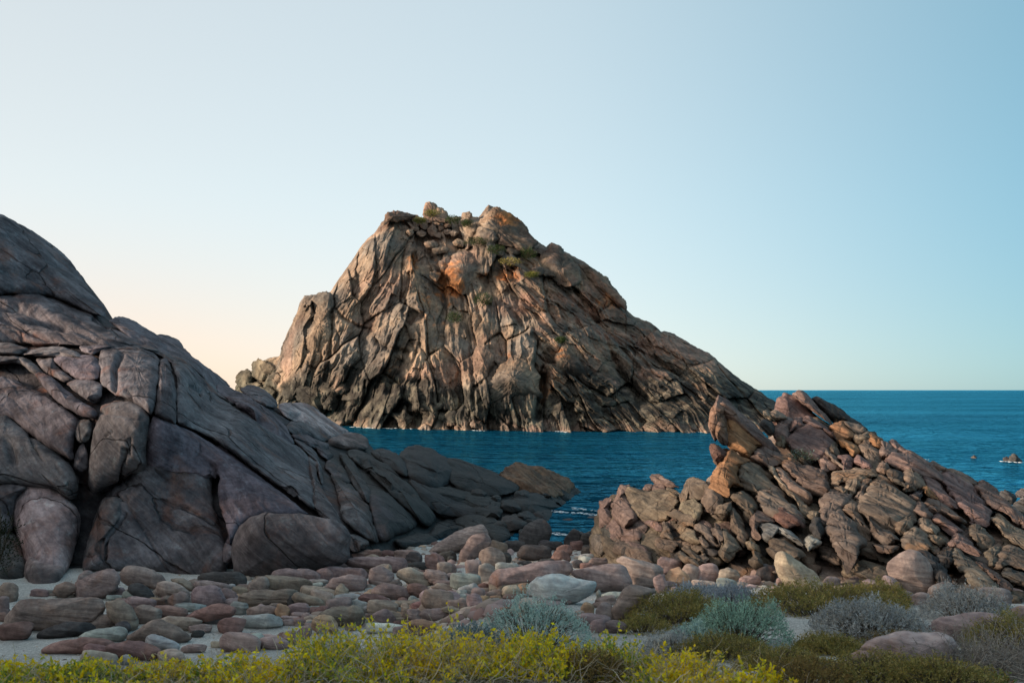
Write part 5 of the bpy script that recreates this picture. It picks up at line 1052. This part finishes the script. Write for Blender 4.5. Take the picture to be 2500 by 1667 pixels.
# small cobbles and grit between the stones: nobody could count them
def scatter(name, label, cat, spots, sizes, cols, nu, nv, mat):
    u = np.linspace(0, 2 * math.pi, nu, endpoint=False); v = np.linspace(0.12, math.pi - 0.12, nv)
    U, Vv = np.meshgrid(u, v)
    S = np.stack([np.sin(Vv) * np.cos(U), np.sin(Vv) * np.sin(U), np.cos(Vv)], -1).reshape(-1, 3)
    i = np.arange(nu * nv).reshape(nv, nu); j = np.roll(i, -1, 1)
    F0 = np.stack([i[:-1], i[1:], j[1:], j[:-1]], -1).reshape(-1, 4)
    n = len(spots); a = rng.uniform(0, 6.28, n); ax = np.stack([rng.uniform(0.8, 1.5, n), rng.uniform(0.6, 1, n), rng.uniform(0.4, 0.75, n)], -1) * sizes[:, None]
    if name == 'foam': ax[:, 2] *= 0.12
    Q = S[None] * ax[:, None]
    nz = gnoise((S[None] * 1.4 + np.arange(n)[:, None, None] * 5.3).reshape(-1, 3), 21).reshape(n, -1, 1)
    Q = Q * (1 + 0.22 * nz)
    cs, sn = np.cos(a)[:, None], np.sin(a)[:, None]
    Vt = np.stack([Q[..., 0] * cs - Q[..., 1] * sn, Q[..., 0] * sn + Q[..., 1] * cs, Q[..., 2]], -1) + spots[:, None]
    F = (F0[None] + (np.arange(n) * len(S))[:, None, None]).reshape(-1, 4)
    o = mesh_obj(name, Vt.reshape(-1, 3), F, mat, None, (0, 0, 0), True, np.repeat(cols, len(S), 0))
    return tag(o, label, cat, kind='stuff')
pts = []
for _ in range(12000):
    cx, cy = rng.uniform(20, 1950), rng.uniform(1295, 1545)
    if inside(cx, cy, BEACH): pts.append((cx, cy))
    if len(pts) >= 1300: break
sp = []
for cx, cy in pts:
    sp.append(unproj(cx, cy, ground_hit(cx, cy)))
sp = np.array(sp)
scatter('cobbles', 'small rounded cobbles filling the gaps between the beach stones', 'cobbles', sp, rng.uniform(0.07, 0.22, len(sp)) * rng.choice([0.7, 1, 1.35], len(sp)), np.array([np.array(COL[random.choice('rbmmttgob')]) * rng.uniform(0.75, 1.25) for _ in sp]), 8, 5, M['twig'])
N = 2500
xs = rng.uniform(-16, 8, N); ys = rng.uniform(21, 44, N)
scatter('pebbles', 'scattered pebbles and shell grit on the beach sand', 'pebbles', np.stack([xs, ys, ground_z(xs, ys)], -1), rng.uniform(0.010, 0.035, N) * rng.choice([1, 1, 1, 1.8], N),
        np.array([np.array(COL[random.choice('wwgtmbo')]) * rng.uniform(0.7, 1.3) for _ in range(N)]), 5, 3, M['twig'])
# scraps of foam where the swell meets the rocks
fo = []
for x0, x1, y0, y1, n_ in ((855, 1010, 1042, 1049, 45), (1150, 1185, 1050, 1053, 12), (1330, 1385, 1050, 1056, 30), (1600, 1740, 1052, 1057, 25), (1330, 1460, 1245, 1262, 70), (1400, 1560, 1240, 1258, 60), (1290, 1400, 1290, 1315, 80), (2230, 2270, 1120, 1124, 14), (2440, 2500, 1126, 1131, 20)):
    for _ in range(n_):
        t = rng.random(); px = x0 + (x1 - x0) * t; py = y0 + (y1 - y0) * (0.7 * t + 0.3 * rng.random())
        fo.append(unproj(px, py, HC * FPX / (py - CY)) + np.array([0, 0, 0.06]))
fo = np.array(fo)
scatter('foam', 'thin scraps of white foam along the rocks at the water line', 'foam', fo, rng.uniform(0.05, 0.30, len(fo)) * np.clip(fo[:, 1] / 120, 0.45, 1.6), np.tile((0.75, 0.8, 0.82), (len(fo), 1)), 7, 4, M['twig'])

# ------------------------------------------------------------------ plants
def foliage_part(*a):
    o = mesh_obj(*a); o['kind'] = 'stuff'; return o
def leaf_mesh(P, Dv, L, W, r):
    Dv = Dv / (np.linalg.norm(Dv, axis=1)[:, None] + 1e-9)
    s = np.cross(Dv, r.normal(size=P.shape)); s /= np.linalg.norm(s, axis=1)[:, None] + 1e-9
    L = L[:, None]; W = W[:, None]
    V = np.stack([P, P + Dv * L * 0.5 + s * W * 0.5, P + Dv * L, P + Dv * L * 0.5 - s * W * 0.5], 1).reshape(-1, 3)
    return V, np.arange(len(V)).reshape(-1, 4)
def tube_mesh(paths, rad):
    """paths (m,k,3), rad (m,k) -> three-sided tubes"""
    m_, k_ = paths.shape[:2]
    tg = np.gradient(paths, axis=1); tg /= np.linalg.norm(tg, axis=2)[..., None] + 1e-9
    u = np.cross(tg, np.array([0.3, 0.9, 0.2])); u /= np.linalg.norm(u, axis=2)[..., None] + 1e-9
    w = np.cross(tg, u)
    rings = [paths + rad[..., None] * (math.cos(a) * u + math.sin(a) * w) for a in (0, 2.094, 4.189)]
    V = np.stack(rings, 2).reshape(-1, 3)
    i = np.arange(m_ * k_ * 3).reshape(m_, k_, 3)
    F = [np.stack([i[:, :-1, a], i[:, :-1, (a + 1) % 3], i[:, 1:, (a + 1) % 3], i[:, 1:, a]], -1).reshape(-1, 4) for a in range(3)]
    return V, np.concatenate(F)
def pick(pal, n, r, var=0.15):
    pal = np.array(pal); c = pal[r.integers(0, len(pal), n)]
    t = r.random((n, 1)); c2 = pal[r.integers(0, len(pal), n)]
    return np.clip((c * (1 - t * 0.5) + c2 * t * 0.5) * (1 + var * r.normal(size=(n, 1))), 0.005, 0.9)
def base_point(px, D):
    x = (px - CX) / FPX * D
    return np.array([x, D, float(ground_z(x, D))])
def in_ellipse(n, r):
    a = r.uniform(0, 2 * math.pi, n); q = np.sqrt(r.random(n))
    return q * np.cos(a), q * np.sin(a), q
YEL = [(0.92, 0.66, 0.015), (0.86, 0.60, 0.02), (0.66, 0.58, 0.05)]
GRN = [(0.13, 0.24, 0.05), (0.19, 0.31, 0.07), (0.27, 0.36, 0.08), (0.10, 0.18, 0.06)]
DRY = [(0.459, 0.392, 0.284), (0.567, 0.486, 0.365), (0.351, 0.284, 0.203)]
def stems_shrub(name, label, cat, group, px, D, w, dep, h, n, pal_top, pal_low, leaves=26, leaf=(0.026, 0.010), ytop=0.55, twig=0.5, seed=0, lean=0.35, dry=DRY, spread=0.5, patch=True):
    """shrub of upright leafy shoots: stems, foliage and bare dry twigs"""
    r = np.random.default_rng(seed + 900)
    c = base_point(px, D); o = empty(name, c)
    tag(o, label, cat, group)
    ex, ey, q = in_ellipse(n, r)
    bx, by = c[0] + ex * w * 0.5 * 0.8, c[1] + ey * dep * 0.5 * 0.8
    bz = ground_z(bx, by)
    hh = h * np.sqrt(np.clip(1.05 - q * q, 0.1, 1)) * r.uniform(0.55, 1.15, n)
    hh = hh * (1 + 0.30 * gnoise(np.stack([bx * 3.1, by * 3.1, bx * 0 + seed], -1), 78))
    spike = r.random(n) < 0.16
    hh = np.where(spike, hh * 1.25, hh)
    if patch: hh = hh * (0.45 + 0.55 * sstep(-0.30, 0.05, gnoise(np.stack([bx * 1.7, by * 1.7, bx * 0 + 9.1], -1), 79)))
    dirx = ex * lean + r.normal(0, 0.22, n); diry = ey * lean + r.normal(0, 0.22, n)
    t = np.linspace(0, 1, 4)
    bend = r.normal(0, 0.25, (n, 2))
    paths = np.stack([bx[:, None] + hh[:, None] * (dirx[:, None] * t + bend[:, :1] * t * t), by[:, None] + hh[:, None] * (diry[:, None] * t + bend[:, 1:] * t * t), bz[:, None] - 0.02 + hh[:, None] * t], -1)
    V, F = tube_mesh(paths, np.full((n, 4), 0.0032) * np.linspace(1.2, 0.5, 4))
    cc = np.repeat(pick(dry, n, r), 12, 0)
    foliage_part('stems', V, F, M['twig'], o, c, True, cc)
    # leaves
    tt = r.uniform(0.30, 1.0, (n, leaves)) ** 0.8
    idx = np.clip(tt * 3, 0, 2.999); i0 = idx.astype(int); fr = (idx - i0)[..., None]
    ar = np.arange(n)[:, None]
    P = paths[ar, i0] * (1 - fr) + paths[ar, i0 + 1] * fr
    tan = paths[ar, i0 + 1] - paths[ar, i0]; tan /= np.linalg.norm(tan, axis=-1)[..., None]
    Dv = tan * 0.9 + 0.75 * r.normal(size=P.shape)
    L = leaf[0] * r.uniform(0.6, 1.3, (n, leaves)); W = leaf[1] * r.uniform(0.7, 1.3, (n, leaves)) * np.where(spike, 1.35, 1.0)[:, None]
    V, F = leaf_mesh(P.reshape(-1, 3), Dv.reshape(-1, 3), L.ravel(), W.ravel(), r)
    top = pick(pal_top, n * leaves, r); low = pick(pal_low, n * leaves, r)
    pn = gnoise(np.stack([bx * 2.2, by * 2.2, bx * 0 + 3], -1), 77) if patch else np.zeros(n)
    yl = sstep(-0.25, 0.35, tt - (1 - ytop) + 0.5 * pn[:, None] + 0.18 * r.normal(size=tt.shape)).reshape(-1, 1)
    foliage_part('foliage', V, F, M['leaf'], o, c, False, np.repeat(top * yl + low * (1 - yl), 4, 0))
    if twig > 0:
        m_ = int(n * twig)
        ex, ey, q = in_ellipse(m_, r)
        bx, by = c[0] + ex * w * 0.55, c[1] + ey * dep * 0.5 - 0.05
        bz = ground_z(bx, by)
        ln = h * r.uniform(0.5, 1.25, m_); az = r.uniform(0, 6.28, m_); el = r.uniform(0.25, 1.3, m_)
        sag = r.uniform(0.0, 0.7, m_)
        t = np.linspace(0, 1, 7)
        wob = np.cumsum(r.normal(0, 0.05, (m_, 7, 3)), 1) * ln[:, None, None]
        pth = np.stack([bx[:, None] + ln[:, None] * np.cos(az)[:, None] * np.cos(el)[:, None] * t * 1.2, by[:, None] + ln[:, None] * np.sin(az)[:, None] * np.cos(el)[:, None] * t,
                        bz[:, None] + ln[:, None] * (np.sin(el)[:, None] * t - sag[:, None] * 0.5 * t * t)], -1) + wob
        V, F = tube_mesh(pth, np.full((m_, 7), 0.0040) * np.linspace(1.3, 0.5, 7) * r.uniform(0.5, 1.4, (m_, 1)))
        foliage_part('dry_twigs', V, F, M['twig'], o, c, True, np.repeat(pick(dry, m_, r), 21, 0))
    return o
def dome_shrub(name, label, cat, group, px, D, w, dep, h, n, pal, leaves=9, sprig=0.09, leaf=(0.022, 0.009), seed=0, dark=None, lumps=0.5, inner=0.45):
    """low cushion bush: short leafy sprigs over an uneven dome, woody stems beneath"""
    r = np.random.default_rng(seed + 1900)
    c = base_point(px, D); o = empty(name, c)
    tag(o, label, cat, group)
    ex, ey, q = in_ellipse(n, r)
    lump = 1 + lumps * gnoise(np.stack([ex * 2.3 + seed, ey * 2.3, ex * 0], -1), 5) + 0.5 * lumps * gnoise(np.stack([ex * 6 + seed, ey * 6, ex * 0], -1), 6)
    prof = np.clip(1 - q ** 2.6, 0, 1) ** 0.6
    depth = 1 - inner * r.random(n) ** 1.5
    bx, by = c[0] + ex * w * 0.5, c[1] + ey * dep * 0.5
    bz = ground_z(bx, by) + h * prof * lump * depth - sprig * 0.6
    nx, ny = ex * 0.9 * q, ey * 0.9 * q
    base = np.stack([bx, by, bz], -1)
    dirv = np.stack([nx + r.normal(0, 0.35, n), ny + r.normal(0, 0.35, n), np.full(n, 0.9)], -1); dirv /= np.linalg.norm(dirv, axis=1)[:, None]
    t = r.uniform(0.05, 1, (n, leaves, 1)); sp = sprig * r.uniform(0.6, 1.4, (n, 1, 1))
    P = base[:, None] + dirv[:, None] * sp * t
    Dv = dirv[:, None] * 0.8 + 0.7 * r.normal(size=P.shape)
    V, F = leaf_mesh(P.reshape(-1, 3), Dv.reshape(-1, 3), leaf[0] * r.uniform(0.6, 1.3, n * leaves), leaf[1] * r.uniform(0.7, 1.3, n * leaves), r)
    cl = np.repeat(pick(pal, n, r, 0.12), leaves, 0) * (1 + 0.12 * r.normal(size=(n * leaves, 1)))
    foliage_part('foliage', V, F, M['leaf'], o, c, False, np.repeat(np.clip(cl, 0.005, 0.9), 4, 0))
    m_ = max(30, n // 12)
    ex, ey, q = in_ellipse(m_, r)
    tip = np.stack([c[0] + ex * w * 0.48, c[1] + ey * dep * 0.48, np.zeros(m_)], -1); tip[:, 2] = ground_z(tip[:, 0], tip[:, 1]) + h * np.clip(1 - q ** 2.6, 0, 1) ** 0.6 * 0.95
    rt = np.stack([c[0] + ex * w * 0.2, c[1] + ey * dep * 0.2, np.zeros(m_)], -1); rt[:, 2] = ground_z(rt[:, 0], rt[:, 1]) - 0.02
    t = np.linspace(0, 1, 5)[None, :, None]
    pth = rt[:, None] * (1 - t) + tip[:, None] * t + np.array([0, 0, 1.0]) * (h * 0.15 * np.sin(t * math.pi)) + np.cumsum(r.normal(0, 0.012, (m_, 5, 3)), 1)
    V, F = tube_mesh(pth, np.full((m_, 5), 0.006) * np.linspace(1.3, 0.5, 5))
    foliage_part('stems', V, F, M['twig'], o, c, True, np.repeat(pick(dark or [(0.10, 0.08, 0.06), (0.16, 0.13, 0.10)], m_, r), 15, 0))
    return o
SALT = [(0.342, 0.482, 0.435), (0.466, 0.606, 0.543), (0.248, 0.373, 0.358), (0.559, 0.668, 0.59)]
SALTG = [(0.356, 0.519, 0.402), (0.475, 0.653, 0.505), (0.253, 0.386, 0.312), (0.194, 0.297, 0.238)]
GREYB = [(0.365, 0.378, 0.378), (0.486, 0.499, 0.486), (0.257, 0.284, 0.297), (0.405, 0.365, 0.311)]
HEATH = [(0.271, 0.216, 0.056), (0.206, 0.198, 0.056), (0.356, 0.254, 0.075), (0.16, 0.16, 0.056), (0.413, 0.338, 0.131)]
HEATHB = [(0.27, 0.172, 0.054), (0.198, 0.134, 0.05), (0.342, 0.226, 0.082), (0.162, 0.144, 0.054)]
# behind: heath mounds and saltbushes on the slope
G1, G2, G3, G4 = 'yellow-leaved shrubs along the near edge', 'olive heath mounds on the slope', 'silver-grey saltbushes on the slope', 'dry twiggy bushes on the slope'
dome_shrub('heath', 'olive-brown heath mound beside the tall brown angular wedge', 'heath', G2, 1660, 15.8, 1.7, 1.7, 0.42, 2604, HEATH, 7, 0.12, (0.040, 0.010), 1)
dome_shrub('heath', 'broad olive heath mound in front of the tall leaning tan slab', 'heath', G2, 2010, 17.0, 2.7, 2.4, 0.46, 3472, HEATH, 7, 0.13, (0.042, 0.012), 2)
dome_shrub('heath', 'dark olive heath bump at the far right end of the broad mound', 'heath', G2, 2150, 18.0, 0.9, 1.2, 0.42, 930, HEATH, 7, 0.12, (0.042, 0.012), 3)
dome_shrub('saltbush', 'pale blue-grey bush spread behind the olive heath mound', 'saltbush', G3, 1700, 18.6, 1.3, 1.2, 0.40, 1178, [(0.34, 0.38, 0.42), (0.27, 0.32, 0.37), (0.40, 0.43, 0.44)], 8, 0.11, (0.037, 0.012), 4)
dome_shrub('saltbush', 'pale grey bush between the two olive heath mounds', 'saltbush', G3, 1790, 17.6, 0.9, 1.2, 0.38, 930, [(0.34, 0.38, 0.42), (0.27, 0.32, 0.37), (0.22, 0.25, 0.29)], 8, 0.11, (0.037, 0.012), 5)
dome_shrub('saltbush', 'rounded green-silver saltbush in the middle of the right-hand slope', 'saltbush', G3, 1800, 13.0, 1.35, 1.2, 0.55, 1860, SALTG, 9, 0.10, (0.030, 0.010), 6)
dome_shrub('saltbush', 'dull grey saltbush edge at the left foot of the green-silver one', 'saltbush', G3, 1690, 12.7, 0.6, 0.7, 0.30, 558, SALT, 9, 0.09, (0.032, 0.014), 7)
dome_shrub('saltbush', 'tall blue-green saltbush below the turtle-shaped boulder', 'saltbush', G3, 1300, 13.0, 1.6, 1.2, 0.60, 1860, SALT, 9, 0.09, (0.026, 0.010), 8)
dome_shrub('saltbush', 'low dull blue-grey saltbush left of the tall blue-green one', 'saltbush', G3, 1120, 12.6, 1.3, 1.0, 0.42, 1488, [(0.20, 0.27, 0.27), (0.26, 0.33, 0.33), (0.14, 0.19, 0.21)], 9, 0.09, (0.030, 0.014), 9)
dome_shrub('saltbush', 'grey wiry saltbush patch beside the bare sand on the slope', 'saltbush', G3, 2125, 13.6, 1.55, 1.4, 0.48, 1860, GREYB, 8, 0.12, (0.042, 0.012), 10)
dome_shrub('saltbush', 'pale grey wiry bush under the heap of rounded stones', 'saltbush', G3, 2355, 15.8, 1.3, 1.2, 0.50, 1364, GREYB, 8, 0.13, (0.042, 0.012), 11)
dome_shrub('saltbush', 'small grey straggly bush on the sand behind the yellow shrubs', 'saltbush', G3, 1640, 12.2, 0.8, 0.7, 0.25, 682, GREYB, 8, 0.10, (0.035, 0.010), 12)
dome_shrub('saltbush', 'faint grey bush behind the yellow shrubs below the loaf-shaped boulder', 'saltbush', G3, 830, 11.8, 1.0, 0.8, 0.50, 992, GREYB, 8, 0.10, (0.030, 0.010), 13)
dome_shrub('heath', 'dark olive heath under the green-silver saltbush', 'heath', G2, 1760, 11.9, 1.2, 0.8, 0.22, 1612, HEATH, 7, 0.10, (0.032, 0.009), 14)
dome_shrub('heath', 'olive heath between the sand patch and the smaller mauve rock', 'heath', G2, 2030, 12.2, 0.9, 0.8, 0.20, 1736, HEATH, 7, 0.10, (0.032, 0.009), 15)
dome_shrub('heath', 'dark heath clump left of the smaller mauve rock', 'heath', G2, 1900, 10.8, 0.9, 0.8, 0.18, 1488, HEATH, 7, 0.10, (0.030, 0.009), 16)
dome_shrub('heath', 'olive heath in front of the broad pink-mauve rock', 'heath', G2, 2130, 9.5, 1.7, 1.0, 0.25, 1984, HEATH, 7, 0.10, (0.030, 0.009), 17)
dome_shrub('heath', 'brown heath clump among the yellow shrubs in the middle', 'heath', G2, 1440, 9.9, 0.9, 0.7, 0.30, 1612, HEATHB, 7, 0.10, (0.027, 0.008), 18)
dome_shrub('heath', 'reddish-grey heath below the grey wiry saltbush patch', 'heath', G2, 2190, 12.9, 0.9, 0.7, 0.18, 1364, HEATHB + GREYB[:2], 7, 0.10, (0.032, 0.009), 19)
dome_shrub('heath', 'olive tuft left of the broad heath mound by the sand', 'heath', G2, 1570, 14.6, 0.7, 0.7, 0.22, 620, HEATH, 7, 0.10, (0.035, 0.009), 20)
dome_shrub('heath', 'olive heath at the right edge above the twiggy bush', 'heath', G2, 2480, 12.6, 1.2, 1.2, 0.42, 1364, HEATH, 7, 0.11, (0.032, 0.009), 21)
dome_shrub('heath', 'low brown heath at the bottom edge right of the last yellow shrub', 'heath', G2, 1960, 9.3, 0.9, 0.9, 0.22, 1300, HEATHB, 7, 0.10, (0.028, 0.008), 25)
dome_shrub('heath', 'low olive heath at the bottom edge below the twiggy bush', 'heath', G2, 2310, 9.1, 1.0, 0.7, 0.24, 1300, HEATH, 7, 0.10, (0.028, 0.008), 26)
stems_shrub('twiggy_bush', 'bare grey twiggy bush in the bottom right corner', 'bush', G4, 2400, 10.2, 1.3, 1.0, 0.50, 240, GREYB, HEATH, 5, (0.024, 0.007), 0.3, 3.5, 22, dry=[(0.30, 0.27, 0.24), (0.22, 0.19, 0.17), (0.38, 0.34, 0.29)])
stems_shrub('succulent', 'small green succulent with red tips beside the broad pink-mauve rock', 'succulent', None, 2345, 11.0, 0.5, 0.4, 0.16, 60, [(0.30, 0.06, 0.035), (0.16, 0.22, 0.05)], [(0.12, 0.20, 0.05), (0.09, 0.16, 0.05)], 14, (0.045, 0.014), 0.3, 0.0, 23, patch=False)
stems_shrub('succulent', 'small green succulent at the bottom edge under the twiggy bush', 'succulent', None, 2430, 9.3, 0.4, 0.3, 0.16, 40, [(0.28, 0.08, 0.035), (0.16, 0.22, 0.05)], [(0.12, 0.20, 0.05), (0.09, 0.16, 0.05)], 14, (0.04, 0.013), 0.3, 0.0, 24, patch=False)
# the near edge: yellow-leaved shrubs with dry twigs
YS = [(-30, 10.2, 1.2, .9, .34, 'yellow-flecked shrub at the left edge of the picture'), (110, 9.9, 1.0, .9, .30, 'low greenish-yellow shrub just in from the left edge'), (270, 9.8, 1.1, .9, .26, 'lowest yellow-green shrub in front of the shelly sand'),
      (420, 9.9, 1.1, .9, .28, 'grassy yellow shrub in front of the rounded tan boulder'), (570, 10.1, 1.1, .9, .34, 'yellow shrub with pale grass below the bare sand strip'), (710, 10.3, 1.0, .9, .42, 'bushy yellow shrub below the angular grey block'),
      (840, 10.5, 1.0, 1.0, .50, 'bright yellow shrub below the plump loaf-shaped boulder'), (970, 10.6, 1.0, 1.0, .52, 'tall yellow shrub directly in front of the pale flat slab'), (1100, 10.6, 1.0, 1.0, .44, 'yellow-green shrub in front of the low dull saltbush'),
      (1220, 10.8, 0.9, 1.0, .38, 'yellow shrub with long bare twigs before the tall saltbush'), (1330, 10.7, 0.9, 1.0, .36, 'golden shrub directly in front of the tall blue-green saltbush'), (1500, 10.9, 0.9, .9, .38, 'yellow-green shrub right of the brown heath clump'),
      (1610, 10.3, 0.9, .9, .30, 'sparse green-yellow shrub below the small straggly bush'), (1720, 9.8, 0.9, .8, .30, 'yellow shrub with arching bare twigs at the bottom'), (1850, 9.3, 0.8, .7, .22, 'last yellow shrub on the right, in the bottom edge')]
PALS = [(YEL, GRN), (YEL[1:] + GRN[2:3], GRN), (YEL, GRN + DRY[:1]), (YEL[:2] + [(0.62, 0.50, 0.20)], GRN[:2] + DRY), (YEL, GRN[1:3])]
for k, (px, D, w_, dp, h_, lab) in enumerate(YS):
    stems_shrub('yellow_shrub', lab, 'shrub', G1, px, D - 0.45, w_ * 1.08, dp * 2.2, h_ * (0.9 if px < 620 else 1.08), int(300 * w_ * dp + 40), PALS[k % 5][0], PALS[k % 5][1], 17, (0.046, 0.022), 0.40 if px < 500 else 0.50, 0.7, 40 + k)
# plants on the rocks
def rock_shrub(name, label, group, px, py, D, w, h, n, pal, seed, leaf=(0.3, 0.12)):
    r = np.random.default_rng(seed + 3000)
    c = unproj(px, py, D); o = empty(name, c)
    tag(o, label, 'shrub', group)
    a = r.normal(size=(n, 3)); a /= np.linalg.norm(a, axis=1)[:, None]
    rad = r.random(n) ** 0.4
    lump = 1 + 0.35 * gnoise(a * 2 + seed, 7)
    P = c + a * np.array([w * 0.5, w * 0.4, h * 0.5]) * (rad * lump)[:, None] + np.array([0, 0, h * 0.1])
    Dv = a + np.array([0, 0, 0.8]) + 0.6 * r.normal(size=a.shape)
    V, F = leaf_mesh(P, Dv, leaf[0] * r.uniform(0.6, 1.3, n), leaf[1] * r.uniform(0.7, 1.3, n), r)
    foliage_part('foliage', V, F, M['leaf'], o, c, False, np.repeat(pick(pal, n, r, 0.2), 4, 0))
    m_ = 14
    tip = c + a[:m_] * np.array([w * 0.4, w * 0.3, h * 0.4]) + np.array([0, 0, h * 0.3])
    t = np.linspace(0, 1, 4)[None, :, None]
    V, F = tube_mesh((c - np.array([0, 0, h * 0.2]))[None, None] * (1 - t) + tip[:, None] * t, np.full((m_, 4), leaf[1] * 0.3))
    foliage_part('stems', V, F, M['twig'], o, c, True, np.tile((0.08, 0.06, 0.04), (len(V), 1)))
    return o
DG = [(0.030, 0.055, 0.018), (0.045, 0.075, 0.022), (0.06, 0.085, 0.03)]; YG = [(0.16, 0.17, 0.03), (0.11, 0.14, 0.03), (0.22, 0.19, 0.05)]
GI = 'green shrubs on the island'
for k, (px, py, dz, w_, h_, pal, lab) in enumerate([(1055, 523, -6.5, 4.6, 2.0, YG, 'yellow-green shrub below the pinnacle on the island summit'), (1025, 540, -4, 3.5, 1.6, YG, 'small yellow-green shrub left of the pinnacle'), (1106, 538, -4, 4.2, 2.0, DG, 'largest dark green shrub in the saddle right of the pinnacle'),
      (1140, 548, -4, 3.0, 2.0, DG, 'dark green shrub under the skyline between the two peaks'), (1165, 592, -4, 6.5, 2.0, DG, 'dark green strip of shrub below the summit block'), (1210, 612, -4, 5.0, 2.0, DG, 'dark shrub right of the hanging orange boulder'),
      (1290, 622, -4, 4.2, 3.0, DG, 'green shrub under the shoulder of the right island skyline'), (1245, 640, -4, 5.5, 1.8, HEATH, 'olive shrub strip in the gully right of the hanging boulder'), (1298, 672, -4, 3.5, 1.4, YG, 'small olive-yellow shrub at the lower end of the gully'),
      (1178, 735, -4, 4.6, 3.2, DG, 'green shrub on a ledge below the hanging orange boulder'), (1110, 778, -4, 4.0, 2.4, DG, 'lowest dark green shrub in the middle of the island face'), (1370, 832, -4, 2.8, 1.4, DG, 'small dark shrub on the right flank of the island')]):
    rock_shrub('island_shrub', lab, GI, px, py, float(islD(px, py)) + dz, w_, h_, 620, pal, k, (0.34, 0.15))
rock_shrub('ridge_shrub', 'grey-green shrub growing in the hollow of the slab ridge', None, 1955, 1120, 43.0, 1.3, 0.7, 900, SALTG[2:] + DG + GREYB[2:3], 50, (0.07, 0.03))
rock_shrub('cliff_shrub', 'nearly black bush at the left edge against the headland', None, 0, 1340, 36.0, 1.5, 2.2, 1200, [(0.015, 0.025, 0.010), (0.02, 0.02, 0.01)], 51, (0.10, 0.04))
